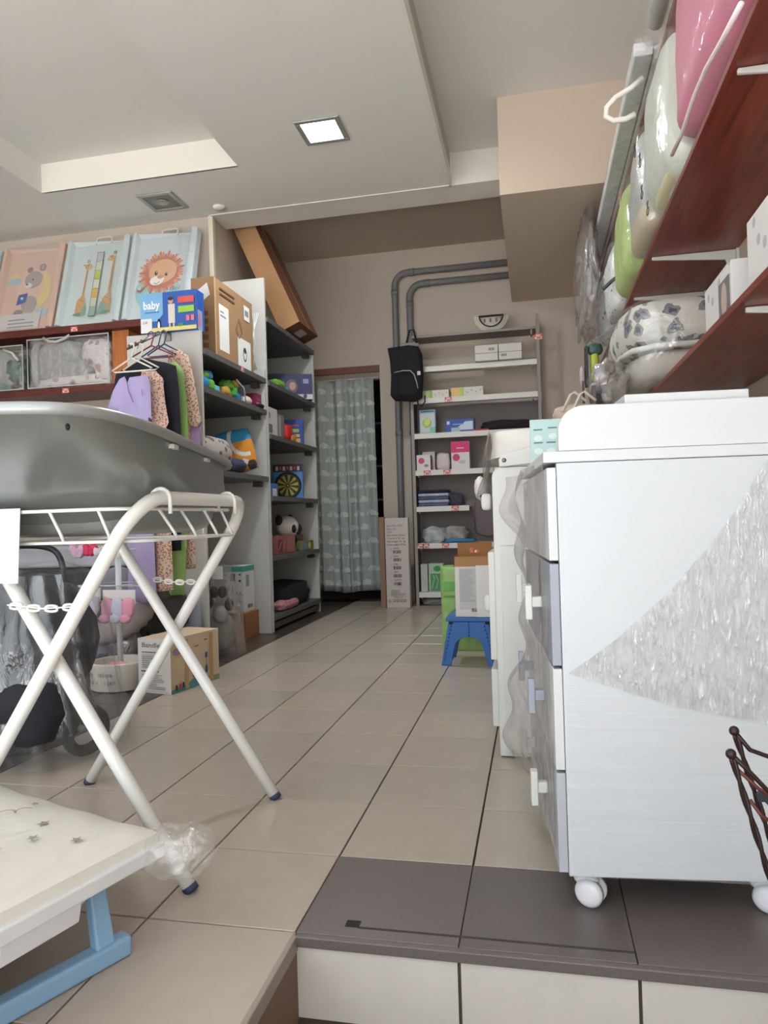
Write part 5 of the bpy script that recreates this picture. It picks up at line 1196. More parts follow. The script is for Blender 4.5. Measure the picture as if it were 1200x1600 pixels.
# white rails wrapped in film on the top shelf
r = thing('wrapped_rails', 'long white crib rails wrapped in clear film lying on the highest shelf', 'rails', (0.98, 2.9, 2.452))
for k, (x, z) in enumerate([(0.868, 2.452), (0.942, 2.452)]):
    MB().box(x, x + 0.068, 1.55 + 0.03 * k, 4.5, z, z + 0.05, M((222, 224, 222), 0.4)).build('rail', r, bevel=0.004)
MB().box(0.866, 1.01, 1.52, 4.5, 2.4515, 2.51, FILM).build('clear_bag', r, bevel=0.01)
r = thing('white_roll', 'white tube with rounded cap in clear film above the pink duvet', 'roll', (0.93, 0.9, 2.452))
MB().tube([(0.925, 0.3, 2.482), (0.925, 1.42, 2.482)], 0.028, M((226, 226, 222), 0.35), 14).build('tube', r, smooth=True)
MB().tube([(0.925, 0.98, 2.482), (0.925, 1.04, 2.482)], 0.036, M((226, 226, 222), 0.35), 14).build('cap', r, smooth=True)
MB().tube([(0.925, 1.04, 2.484), (0.925, 1.5, 2.484)], 0.036, FILM, 12).build('clear_wrap', r, smooth=True)
r = thing('plastic_bag', 'crumpled grey translucent plastic bag hanging left of the pillow packs', 'bag', (0.84, 3.5, 2.05))
def pbg(k):
    mb = MB(); rr_ = random.Random(k)
    mb.blob((0.82, 3.5, 2.24), (0.13, 0.85, 0.72), FILMG, 0.8, None, 28, 20, 0.14, None, k, 5)
    return mb
pbg(3).build('bag_film', r, smooth=True); 
MB().box(0.83, 0.85, 3.5, 3.75, 2.18, 2.32, M((206, 198, 194), 0.5)).build('paper_insert', r)
# printed nest
NEST = spot_mat('whale_print', (212, 210, 200), (62, 70, 96), 14, 0.40, 0.8, (128, 128, 126), 0.07)
r = thing('baby_nest', 'rounded nest printed with navy and grey whales in clear bag', 'bedding', (1.05, 2.2, 1.26))
MB().blob((1.045, 2.2, 1.525), (0.44, 0.86, 0.235), NEST, 0.6, None, 34, 20, 0.02).build('upper_cushion', r, smooth=True)
MB().blob((1.055, 2.2, 1.345), (0.40, 0.80, 0.17), M((196, 192, 182), 0.8, vary=0.12, vscale=12), 0.6, None, 34, 16, 0.02).build('lower_cushion', r, smooth=True)
MB().tube([(1.20, 1.79, 1.42), (0.95, 1.80, 1.42), (0.87, 1.87, 1.42), (0.84, 2.0, 1.42), (0.84, 2.4, 1.42), (0.88, 2.52, 1.42)], 0.012, M((222, 220, 210), 0.6)).build('piping', r, smooth=True)
MB().blob((1.045, 2.2, 1.46), (0.47, 0.90, 0.40), FILMP, 0.5, None, 34, 20, 0.03).build('clear_bag', r, smooth=True)
DOT = spot_mat('dotted_card', (214, 212, 208), (176, 174, 176), 14, 0.2, 0.6)
r, art = carton('dotted_box', 'white box with pale grey dots and dark picture next to the printed nest', 'box', 0.985, 1.25, 0.80, 1.10, 1.259, 1.42, DOT)
A = art('left'); A.rect(0.55, 0.1, 0.95, 0.8, M((120, 112, 112), 0.6)).ell(0.75, 0.45, 0.1, 0.16, M((190, 170, 160), 0.6)); A.build('printed_panel', r)
r, art = carton('dotted_box', 'taller white box with grey dots nearest on the lower red shelf', 'box', 0.99, 1.26, 0.28, 0.665, 1.259, 1.46, DOT)

# hanging toys and crumpled bags below the far end of the upper shelf
r = thing('hanging_toy_card', 'black and lime toy on card hanging below the far shelf end', 'toy', (0.80, 2.9, 1.45))
c_ = at(918, 575, Y=2.9)
MB().box(c_.x - 0.012, c_.x + 0.004, 2.88, 2.96, c_.z - 0.10, c_.z + 0.12, M((48, 52, 46), 0.5)).build('card', r)
MB().blob((c_.x + 0.04, 2.9, c_.z), (0.05, 0.06, 0.20), M((176, 186, 60), 0.4), 0.8, noise=0.05).build('lime_toy', r, smooth=True)
MB().blob((c_.x + 0.045, 2.9, c_.z + 0.1), (0.08, 0.06, 0.07), M((60, 90, 80), 0.4), 0.8, noise=0.05).build('dark_top', r, smooth=True)
MB().blob((c_.x - 0.03, 2.9, c_.z - 0.05), (0.03, 0.05, 0.12), M((190, 170, 176), 0.4), 0.8, noise=0.05).build('pink_part', r, smooth=True)
MB().tube([(c_.x, 2.9, c_.z + 0.12), (0.955, 2.9, 1.814)], 0.003, INKL).build('cord', r)
r = thing('toy_bag', 'crumpled clear bag of small grey and lilac toys behind the dresser', 'bag', (0.72, 1.95, 1.1))
c_ = at(950, 600, Y=1.95)
MB().blob(c_, (0.17, 0.20, 0.19), FILMG, 0.9, None, 26, 18, 0.13, None, 4, 4).build('bag_film', r, smooth=True)
for k in range(7):
    MB().blob(c_ + Vector((random.uniform(-.06, .06), random.uniform(-.05, .05), random.uniform(-.07, .07))), (0.05, 0.05, 0.06), M([(120, 110, 116), (180, 176, 196), (90, 84, 84), (196, 190, 186)][k % 4], 0.4), 0.8).build('small_toy', r, smooth=True)
MB().box(c_.x - 0.075, c_.x - 0.06, 1.84, 1.92, c_.z - 0.16, c_.z - 0.02, M((96, 84, 80), 0.5)).build('dark_card', r)

# wrought iron stand at the right edge
r = thing('iron_stand', 'dark brown twisted iron stand with ball tips at the right picture edge', 'stand', (0.8, -0.1, -0.157))
IR = M((52, 36, 34), 0.4, 0.4); IR2 = M((112, 60, 54), 0.4, 0.3)
def tw(a, b, rad, mt, nm):
    a, b = Vector(a), Vector(b); n = int((b - a).length / 0.012); d = (b - a).normalized(); o1 = d.orthogonal().normalized(); o2 = d.cross(o1)
    m_ = MB()
    for ph in (0, PI):
        m_.tube([a + (b - a) * (k / n) + (o1 * math.cos(k * 0.75 + ph) + o2 * math.sin(k * 0.75 + ph)) * rad * 0.5 for k in range(n + 1)], rad * 0.72, mt, 6)
    return m_.build(nm, r, smooth=True)
def dn(p, q_, z): return p + (q_ - p) * ((z - p.z) / (q_.z - p.z))
a1, a2 = at(1147, 1142, Y=-0.1), at(1200, 1300, Y=-0.1); b1, b2 = at(1142, 1178, Y=-0.16), at(1200, 1362, Y=-0.16)
fa, fb_ = dn(a1, a2, -0.154), dn(b1, b2, -0.154)
tw(a1, fa, 0.0042, IR, 'leg'); tw(b1, fb_, 0.0042, IR, 'leg')
for p in (a1, b1): MB().blob(p, (0.015, 0.015, 0.015), IR, 1, nu=12, nv=8).build('ball_tip', r, smooth=True)
for p, l_ in ((a1, [(1172, 1172), (1200, 1182), (1240, 1178)]), (b1 + Vector((0, 0.0, 0)), [(1165, 1200), (1200, 1236), (1250, 1248)])):
    Yv = p.y
    MB().tube([p] + [at(x, y, Y=Yv) for x, y in l_], 0.0035, IR, 7).build('scroll', r, smooth=True)
for l_ in ([(1150, 1200), (1185, 1232), (1215, 1250)], [(1172, 1250), (1190, 1275), (1215, 1290)]):
    MB().tube([at(x, y, Y=-0.13) for x, y in l_], 0.0028, IR2, 7).build('scroll', r, smooth=True)
lf = at(1195, 1246, Y=-0.12)
MB().prism([lf + Vector(p) for p in [(-0.012, 0, 0.004), (-0.004, 0, 0.012), (0.004, 0, 0.006), (0.012, 0, 0.014), (0.02, 0, 0.0), (0.012, 0, -0.006), (0.008, 0, -0.016), (0.0, 0, -0.007), (-0.008, 0, -0.008)]], (0, 0.004, 0), M((50, 56, 64), 0.4, 0.4)).build('iron_leaf', r, bevel=0.001)
tw(a1 + Vector((0.26, 0, 0)), Vector((fa.x + 0.22, fa.y, -0.154)), 0.0042, IR, 'leg')

# ================================================================== BATH STAND AND TUB (left foreground)
t = thing('bath_stand', 'white tubular folding bath stand with wire basket and plastic chains', 'stand', (-0.56, 0.35, 0))
YN, YFAR = 0.07, 0.635
def frame(side, rad=0.0155):
    """one U frame: foot near - up - over - down - foot far; side=+1: top at the right, feet at the left"""
    tx = -0.56 + 0.225 * side; fx = -0.56 - 0.30 * side
    pts = []; z1 = 0.815
    off = 0.012 * side
    dirx = (tx - fx) / z1
    def P(y, z): return Vector((fx + dirx * z, y, z))
    yn, yf = YN + (0.0 if side > 0 else 0.036), YFAR - (0.0 if side > 0 else 0.036)
    pts = [P(yn, 0.012), P(yn, 0.3), P(yn, 0.70)]
    rr_ = 0.09
    for k in range(1, 8):
        a = PI / 2 * k / 7; pts.append(P(yn + rr_ * (1 - math.cos(a)), z1 - rr_ + rr_ * math.sin(a)))
    for k in range(7, 0, -1):
        a = PI / 2 * k / 7; pts.append(P(yf - rr_ * (1 - math.cos(a)), z1 - rr_ + rr_ * math.sin(a)))
    pts += [P(yf, 0.70), P(yf, 0.3), P(yf, 0.012)]
    MB().tube(pts, rad, STEELW, 16).build('leg_frame', t, smooth=True)
    for y in (yn, yf):
        MB().tube([P(y, 0.0005), P(y, 0.012)], rad * 1.03, M((48, 54, 84), 0.5), 16).build('rubber_foot', t, smooth=True)
frame(1); frame(-1)
for y in (0.088, 0.617): MB().tube([(-0.56, y - 0.03, 0.47), (-0.56, y + 0.03, 0.47)], 0.006, M((190, 190, 186), 0.3, 0.5)).build('pivot_bolt', t, smooth=True)
# chains
def chain(P0, P1, n=4, sag=0.006):
    P0, P1 = Vector(P0), Vector(P1)
    for k in range(n):
        a = P0 + (P1 - P0) * ((k + 0.06) / n); b = P0 + (P1 - P0) * ((k + 0.94) / n)
        c_ = (a + b) / 2 - Vector((0, 0, sag * math.sin(PI * (k + .5) / n))); d = (b - a).normalized(); L = (b - a).length * 0.74
        up = Vector((0, 0.25, 1)).normalized(); h = 0.0062
        pts = []
        for m_ in range(16):
            an = 2 * PI * m_ / 16; s_ = math.cos(an); pts.append(c_ + d * (math.copysign(min(1, abs(s_) * 1.3), s_) * L / 2) + up * (math.sin(an) * h))
        MB().tube(pts, 0.0028, STEELW, 6, closed=True).build('chain_link', t, smooth=True)
    MB().tube([P0, P0 + (P1 - P0) * .5 - Vector((0, 0, sag)), P1], 0.002, STEELW, 5).build('chain_link', t, smooth=True)
chain((-0.648, 0.066, 0.596), (-0.478, 0.066, 0.592)); chain((-0.640, 0.640, 0.602), (-0.500, 0.640, 0.592))
# wire basket hooked over the right bar
WR = 0.0036
def ring(x0, x1, y0, y1, z, rc, tilt=0.0):
    pts = []
    for (cx, cy, a0) in ((x1 - rc, y0 + rc, -PI / 2), (x1 - rc, y1 - rc, 0), (x0 + rc, y1 - rc, PI / 2), (x0 + rc, y0 + rc, PI)):
        for k in range(5):
            a = a0 + PI / 2 * k / 4; pts.append(Vector((cx + rc * math.cos(a), cy + rc * math.sin(a), z)))
    return pts
bk = MB(); bk.tube(ring(-0.81, -0.365, 0.068, 0.615, 0.792, 0.06), WR * 1.15, STEELW, 7, closed=True); bk.build('basket_rim', t, smooth=True)
bk = MB(); bk.tube(ring(-0.79, -0.34, 0.09, 0.59, 0.724, 0.07), WR, STEELW, 7, closed=True); bk.build('basket_base', t, smooth=True)
for (x, y, x2, y2) in ((-0.543, 0.068, -0.53, 0.088), (-0.68, 0.068, -0.667, 0.088), (-0.43, 0.07, -0.42, 0.09), (-0.365, 0.20, -0.34, 0.22), (-0.365, 0.30, -0.34, 0.315), (-0.365, 0.42, -0.34, 0.43), (-0.365, 0.52, -0.34, 0.52), (-0.45, 0.615, -0.45, 0.59), (-0.58, 0.615, -0.58, 0.59)):
    MB().tube([(x, y, 0.792), (x2, y2, 0.74), (x2 + (x2 - x) * 0.2, y2 + 0.004, 0.726)], WR, STEELW, 6).build('basket_wire', t, smooth=True)
for y in (0.16, 0.50):
    MB().tube([(-0.362, y, 0.792), (-0.36, y, 0.812)] + [(-0.338 - 0.023 * math.cos(a), y, 0.812 + 0.023 * math.sin(a)) for a in [PI * k / 8 for k in range(1, 9)]] + [(-0.315, y, 0.78)], 0.0046, STEELW, 8).build('hook', t, smooth=True)
# swing ticket sheet without any code
r = tag(MB().hexa([(-0.80, 0.060, 0.80), (-0.606, 0.060, 0.80), (-0.606, 0.061, 0.80), (-0.80, 0.061, 0.80)], [(-0.81, 0.054, 0.645), (-0.611, 0.054, 0.642), (-0.611, 0.055, 0.642), (-0.81, 0.055, 0.645)], M((212, 214, 214), 0.7)).build('paper_sheet'), 'white paper sheet hanging from the wire basket at the left edge', 'paper')
A = Art((-0.80, 0.0795, 0.66), (1, 0, 0), (0, 0.03, 1), 0.17, 0.12); 
for k in range(3): A.rect(0.55 + k * 0.07, 0.35, 0.56 + k * 0.07, 0.85, M((196, 198, 200), 0.7), same=True)
# tub
tu = thing('baby_bath', 'large silver grey baby bath resting on the white bath stand', 'bath', (-0.56, 0.35, 0.73))
TT = Matrix.Translation((-0.56, 0.35, 0)) @ Matrix.Rotation(math.radians(14.4), 4, 'Z')
TUBM = M((150, 155, 153), 0.30, 0.6); TUBR = M((164, 168, 168), 0.3, 0.3)
def loop(L0, L1, Wd, z, n=72, e=0.42, WL=None, rot=14.4):
    vs = []; WL = WL or Wd + 0.13; TT = Matrix.Translation((-0.56, 0.35, 0)) @ Matrix.Rotation(math.radians(rot), 4, 'Z')
    for k in range(n):
        a = 2 * PI * k / n; c_, s_ = math.cos(a), math.sin(a)
        x = math.copysign(abs(c_) ** e, c_) * (Wd if c_ > 0 else WL); y = math.copysign(abs(s_) ** e, s_) * (L1 if s_ > 0 else L0)
        vs.append(TT @ Vector((x, y, z)))
    return vs
def loft(rings, mat, name, cap=False):
    n = len(rings[0]); vs = sum(rings, []); fs = []
    for i in range(len(rings) - 1):
        for k in range(n): fs.append((i * n + k, i * n + (k + 1) % n, (i + 1) * n + (k + 1) % n, (i + 1) * n + k))
    if cap: fs.append(tuple(range((len(rings) - 1) * n, len(rings) * n)))
    return MB().add(vs, fs, mat).build(name, tu, smooth=True)
LN, LF, WD = 0.70, 0.64, 0.215
loft([loop(a_, b_, c_, z_, 72, e_, wl, ro) for z_, a_, b_, wl, c_, ro, e_ in ((0.938, .68, .62, .33, .195, 14.4, .42), (0.915, .61, .59, .32, .192, 14, .42), (0.882, .50, .54, .30, .186, 12, .42), (0.846, .37, .46, .27, .18, 8, .42), (0.81, .245, .30, .225, .172, 3, .40), (0.776, .225, .25, .21, .17, 0, .4), (0.748, .215, .22, .20, .165, 0, .38), (0.736, .18, .19, .17, .13, 0, .38))], TUBM, 'tub_body', True)
loft([loop(LN - 0.03, LF - 0.03, WD - 0.03, 0.945), loop(0.34, 0.43, 0.16, 0.85, rot=8, WL=.25), loop(0.21, 0.22, 0.16, 0.757, rot=0, WL=.18), loop(0.05, 0.05, 0.02, 0.752, rot=0, WL=0.02)], TUBM, 'tub_inside', True)
loft([loop(LN - 0.03, LF - 0.03, WD - 0.03, 0.946), loop(LN - 0.012, LF - 0.012, WD - 0.012, 0.953), loop(LN, LF, WD, 0.950), loop(LN + 0.004, LF + 0.004, WD + 0.004, 0.940), loop(LN, LF, WD, 0.931), loop(LN - 0.02, LF - 0.02, WD - 0.02, 0.936)], TUBR, 'rim', False)
for y in (-0.25, 0.1): MB(TT).box(WD - 0.03, WD - 0.012, y, y + 0.04, 0.921, 0.930, STEELW).build('rim_clip', tu)
MB(TT).blob((WD * 0.6, -LN + 0.06, 0.918), (0.008, 0.008, 0.012), BLACK, 1, nu=8, nv=6).build('drain_stud', tu, smooth=True)

# ================================================================== LOW CHANGING BATH UNIT (bottom left)
Cc = Vector((-0.235, -0.075, 0)); e1 = Vector((-0.29, -0.957, 0)).normalized(); e2 = Vector((-0.94, 0.34, 0)).normalized()
def Q(a, b, z): return Cc + e1 * a + e2 * b + Vector((0, 0, z))
t = thing('changing_bath_unit', 'low white changing and bath unit with blue feet at the bottom left', 'changing unit', Q(0.35, 0.3, 0))
CRM = M((228, 225, 214), 0.7)
# changing mat with printed stars and clouds
L1, L2 = 0.78, 0.62
def top(u, v, k=0.0):
    a, b = u * L1, v * L2
    edge = 1 - math.exp(-min(u, v, 1 - v) * 22)
    dip = (0.010 * math.exp(-((v - 0.32) / 0.10) ** 2) + 0.006 * math.exp(-((v - 0.75) / 0.12) ** 2)) * edge * min(1, u * 4)
    fold = 0.0015 * math.sin(v * 26 + u * 3)
    return Q(a + 0.008 * math.sin(v * 3.1) * (1 - u) - 0.006, b, 0.199 + 0.022 * edge - dip + fold + k)
mt_ = MB(); mt_.grid(lambda u, v: top(u, v), 26, 26, CRM)
mt_.grid(lambda u, v: top(u, 0) + Vector((0, 0, -0.026 * v)), 26, 2, CRM); mt_.grid(lambda u, v: top(0, u) + Vector((0, 0, -0.026 * v)), 26, 2, CRM); mt_.grid(lambda u, v: top(u, v) + Vector((0, 0, -0.036)), 6, 6, CRM)
mt_.build('padded_mat', t, smooth=True)
A = Art((0, 0, 0), (1, 0, 0), (0, 1, 0), 1, 1, fn=lambda x, y, k: top(x, y, 0.0012 + k), d=0.0004)
ST = M((158, 152, 140), 0.8)
def star(u, v, s, rot=0.3):
    pts = []
    for k in range(10):
        a = rot + PI * k / 5; r_ = s if k % 2 == 0 else s * 0.45; pts.append((u + r_ * math.cos(a) / L1, v + r_ * math.sin(a) / L2))
    A.mb.add([A.P(u, v)] + [A.P(x, y) for x, y in pts], [(0, k + 1, (k + 1) % 10 + 1) for k in range(10)], ST); A.k += 1
for k, (u, v, s) in enumerate([(0.22, 0.55, .020), (0.42, 0.40, .022), (0.13, 0.30, .014), (0.30, 0.75, .018), (0.12, 0.62, .012), (0.5, 0.6, .02), (0.35, 0.12, .016), (0.6, 0.25, .02), (0.16, 0.1, .012), (0.55, 0.85, .02), (0.7, 0.5, .02), (0.28, 0.9, .015), (0.07, 0.45, .010), (0.2, 0.22, .012)]):
    star(u, v, s, k)
def cl_line(u, v, s):
    pts = []
    for (cx, cy, r_, a0, a1) in ((-1.0, 0, .45, PI, 0.3), (-.2, .35, .55, PI * .9, 0.1), (.7, 0.05, .5, PI * .7, -.3)):
        for k in range(7):
            a = a0 + (a1 - a0) * k / 6; pts.append((u + s * (cx + r_ * math.cos(a)) / L1, v + s * (cy + r_ * math.sin(a)) / L2))
    A.line(pts, 0.005, ST)
cl_line(0.16, 0.42, 0.035); cl_line(0.34, 0.24, 0.04); cl_line(0.5, 0.75, 0.04)
A.build('printed_pattern', t)
MB().hexa([Q(-0.012, -0.012, 0.156), Q(L1, -0.012, 0.156), Q(L1, L2, 0.156), Q(-0.012, L2, 0.156)], [Q(-0.012, -0.012, 0.182), Q(L1, -0.012, 0.182), Q(L1, L2, 0.182), Q(-0.012, L2, 0.182)], M((222, 224, 224), 0.4)).build('mat_board', t, bevel=0.003)
# plastic tray under the board
tr_ = []
for (m_, z) in ((0.0, 0.165), (0.012, 0.150), (0.03, 0.118), (0.05, 0.100)):
    ring_ = []
    for k in range(40):
        a = 2 * PI * k / 40; c_, s_ = math.cos(a), math.sin(a); e = 0.35
        ring_.append(Q(0.40 + (0.37 - m_) * math.copysign(abs(c_) ** e, c_), 0.30 + (0.30 - m_) * math.copysign(abs(s_) ** e, s_), z))
    tr_.append(ring_)
vs = sum(tr_, []); fs = [(i * 40 + k, i * 40 + (k + 1) % 40, (i + 1) * 40 + (k + 1) % 40, (i + 1) * 40 + k) for i in range(3) for k in range(40)] + [tuple(range(120, 160))]
MB().add(vs, fs, M((222, 224, 230), 0.4)).build('plastic_tray', t, smooth=True)
MB().hexa([Q(0.16, 0.004, 0.118), Q(0.30, 0.004, 0.118), Q(0.30, 0.02, 0.118), Q(0.16, 0.02, 0.118)], [Q(0.16, -0.006, 0.158), Q(0.30, -0.006, 0.158), Q(0.30, 0.02, 0.158), Q(0.16, 0.02, 0.158)], M((226, 228, 232), 0.4)).build('tray_flap', t, bevel=0.003)
MB().hexa([Q(0.34, 0.004, 0.105), Q(0.5, 0.004, 0.105), Q(0.5, 0.02, 0.105), Q(0.34, 0.02, 0.105)], [Q(0.34, -0.006, 0.158), Q(0.5, -0.006, 0.158), Q(0.5, 0.02, 0.158), Q(0.34, 0.02, 0.158)], M((226, 228, 232), 0.4)).build('tray_flap', t, bevel=0.003)
# bath under the tray
tr_ = []
for (m_, z) in ((0.0, 0.118), (0.006, 0.104), (0.01, 0.096), (0.05, 0.05), (0.09, 0.03)):
    tr_.append([Q(0.52 + (0.25 - m_) * math.copysign(abs(math.cos(2 * PI * k / 40)) ** 0.6, math.cos(2 * PI * k / 40)), 0.30 + (0.255 - m_) * math.copysign(abs(math.sin(2 * PI * k / 40)) ** 0.6, math.sin(2 * PI * k / 40)), z) for k in range(40)])
vs = sum(tr_[2:], []); fs = [(i * 40 + k, i * 40 + (k + 1) % 40, (i + 1) * 40 + (k + 1) % 40, (i + 1) * 40 + k) for i in range(2) for k in range(40)] + [tuple(range(80, 120))]
MB().add(vs, fs, M((206, 210, 222), 0.35)).build('bath_bowl', t, smooth=True)
BLF = M((138, 176, 206), 0.45)
vs = sum(tr_[:3], []); fs = [(i * 40 + k, i * 40 + (k + 1) % 40, (i + 1) * 40 + (k + 1) % 40, (i + 1) * 40 + k) for i in range(2) for k in range(40)]
MB().add(vs, fs, BLF).build('blue_rim', t, smooth=True)
F0 = Vector((-0.262, -0.113, 0)); fd = Vector((-0.42, -0.907, 0)).normalized(); fp = Vector((-fd.y, fd.x, 0)) * -1
fp = Vector((0.907, -0.42, 0)) * -1
def bar(P, L, w_, z0, z1, mt, nm):
    a = P; b = P + fd * L
    MB().hexa([a + Vector((0, 0, z0)), b + Vector((0, 0, z0)), b + fp * w_ + Vector((0, 0, z0)), a + fp * w_ + Vector((0, 0, z0))], [a + Vector((0, 0, z1)), b + Vector((0, 0, z1)), b + fp * w_ + Vector((0, 0, z1)), a + fp * w_ + Vector((0, 0, z1))], mt).build(nm, t, bevel=0.006, seg=3)
bar(F0, 0.62, 0.032, 0.001, 0.036, BLF, 'foot_bar')
bar(F0 + fp * 0.52, 0.62, 0.032, 0.001, 0.036, BLF, 'foot_bar')
for bb_ in (0, 0.52):
    for aa in (0.03, 0.52):
        P0_ = F0 + fd * aa + fp * (bb_ + 0.004)
        MB().hexa([P0_ + Vector((0, 0, 0.034)), P0_ + fd * 0.035 + Vector((0, 0, 0.034)), P0_ + fd * 0.035 + fp * 0.024 + Vector((0, 0, 0.034)), P0_ + fp * 0.024 + Vector((0, 0, 0.034))],
                  [P0_ + fp * 0.03 + Vector((0, 0, 0.14)), P0_ + fd * 0.03 + fp * 0.03 + Vector((0, 0, 0.14)), P0_ + fd * 0.03 + fp * 0.052 + Vector((0, 0, 0.14)), P0_ + fp * 0.052 + Vector((0, 0, 0.14))], BLF).build('leg', t, bevel=0.004)
# clear bag over the mat with a puffed corner
def cb_(u, v):
    p = top(u, v) + Vector((0, 0, 0.010 + 0.008 * math.sin(u * 17 + v * 9) ** 2))
    return p
MB().grid(cb_, 30, 30, FILMC).build('clear_bag', t, smooth=True)
MB().blob(at(280, 1328, Z=0.165), (0.13, 0.12, 0.085), FILM, 0.9, None, 26, 18, 0.08, Matrix.Rotation(0.4, 3, 'Z'), 3, 4).build('bag_corner', t, smooth=True)

# ================================================================== GOODS BEHIND THE STAND
# wrapped stroller
t = thing('wrapped_stroller', 'black stroller wrapped in clear plastic behind the bath stand', 'stroller', (-1.25, 0.95, 0))
BS = M((34, 36, 42), 0.8); 
MB().blob((-1.33, 0.98, 0.36), (0.48, 0.34, 0.46), BS, 0.8, noise=0.04).build('hood', t, smooth=True)
MB().blob((-1.20, 0.80, 0.17), (0.40, 0.30, 0.26), BS, 0.7, noise=0.05).build('seat', t, smooth=True)
MB().blob((-1.42, 0.85, 0.24), (0.30, 0.30, 0.30), M((84, 88, 96), 0.7), 0.7, noise=0.06).build('seat_cushion', t, smooth=True)
for (x, y) in ((-1.02, 0.86), (-1.30, 0.72)):
    MB().lathe([(0.05, -0.014), (0.075, -0.016), (0.085, 0), (0.075, 0.016), (0.05, 0.014)], (x, y, 0.087), M((30, 30, 34), 0.6), 24, Matrix.Rotation(PI / 2, 4, 'Y') @ Matrix.Rotation(0.5, 4, 'X')).build('wheel', t, smooth=True)
for a_, b_ in (((-1.02, 0.9, 0.09), (-1.2, 1.0, 0.5)), ((-1.44, 0.78, 0.1), (-1.36, 0.9, 0.56)), ((-1.0, 0.82, 0.1), (-1.4, 0.74, 0.3))):
    MB().tube([a_, b_], 0.011, M((150, 150, 148), 0.35, 0.5)).build('frame_tube', t, smooth=True)
def sw(u, v):
    a = -2.5 + 3.6 * u; r_ = 0.30 - 0.10 * v ** 2 + 0.008 * math.sin(u * 75 + v * 4) + 0.008 * math.sin(v * 11)
    return Vector((-1.26 + (r_ + 0.03) * math.cos(a), 0.90 + r_ * 0.85 * math.sin(a), 0.005 + 0.60 * v))
MB().grid(sw, 66, 24, FILMD).build('plastic_wrap', t, smooth=True)
def sw2(u, v):
    p = sw(u, 1.0); c_ = Vector((-1.28, 0.92, 0.62)); return p + (c_ - p) * v + Vector((0, 0, 0.03 * math.sin(v * 3.1)))
MB().grid(sw2, 66, 5, FILMD).build('plastic_wrap', t, smooth=True)
# sock display stand
bc = at(170, 1083, Z=0.0) + Vector((-0.015, 0.125, 0))
t = thing('sock_display', 'round white display stand with pole and lettered base', 'display stand', bc)
DR, DH = 0.135, 0.125; DWM = M((212, 208, 200), 0.5)
MB().lathe([(0.0, 0.001), (DR - 0.01, 0.001), (DR, 0.006), (DR, DH), (DR - 0.006, DH + 0.004), (DR - 0.012, DH), (DR - 0.012, DH - 0.03), (0, DH - 0.03)], bc, DWM, 40).build('base_drum', t, smooth=True, bevel=0.001)
MB().tube([bc + Vector((0, 0, DH - 0.03)), bc + Vector((0, 0, 0.66))], 0.014, M((214, 216, 220), 0.4), 14).build('pole', t, smooth=True)
def cyl(x, y, k):
    a = -PI / 2 - 0.25 + (x - 0.5) * 2.4; R_ = DR + 0.0004 + k
    return bc + Vector((R_ * math.cos(a), R_ * math.sin(a), 0.02 + y * 0.1))
A = Art((0, 0, 0), (1, 0, 0), (0, 0, 1), 2.4 * DR, 0.1, fn=cyl, d=0.0004)
for s_, x, y, c_ in (('k', .22, .52, (60, 90, 160)), ('i', .265, .52, (60, 60, 66)), ('n', .29, .52, (120, 130, 120)), ('g', .34, .52, (60, 60, 66)), ('c', .50, .54, (206, 150, 140)), ('o', .54, .54, (90, 90, 96)), ('l', .585, .54, (60, 100, 150)), ('o', .605, .54, (150, 160, 110)), ('r', .65, .54, (90, 110, 160)), ('s', .685, .54, (90, 90, 96)),
                     ('i', .20, .2, (60, 60, 66)), ('e', .22, .2, (60, 60, 66)), ('l', .26, .2, (90, 150, 110)), ('a', .285, .2, (60, 60, 66)), ('m', .33, .2, (60, 70, 120)), ('o', .395, .2, (60, 60, 66)), ('u', .475, .2, (50, 80, 160)), ('b', .565, .2, (206, 200, 130)), ('o', .61, .2, (110, 120, 160)), ('j', .66, .2, (60, 60, 66)), ('a', .685, .2, (60, 100, 150)), ('m', .73, .2, (100, 110, 140)), ('o', .795, .2, (190, 190, 200))):
    A.text(s_, x, y, 0.030, M(c_, 0.6), width=0.036 if s_ not in 'ilj' else (0.012 if s_ != 'm' else 0.05))
A.build('lettering', t)['kind'] = 'stuff'
MB().tube([bc + Vector((0.10 * math.cos(a), 0.10 * math.sin(a), 0.485)) for a in [2 * PI * k / 16 for k in range(16)]], 0.003, M((206, 206, 204), 0.3, 0.4), 6, closed=True).build('wire_ring', t, smooth=True)
MB().tube([bc + Vector((-0.17, -0.06, 0.485)), bc + Vector((0.15, -0.06, 0.48))], 0.003, M((206, 206, 204), 0.3, 0.4), 6).build('wire_arm', t)
MB().blob(bc + Vector((0.03, -0.07, 0.115)), (0.10, 0.05, 0.035), M((222, 150, 150), 0.8), 0.8).build('pink_item', t, smooth=True)
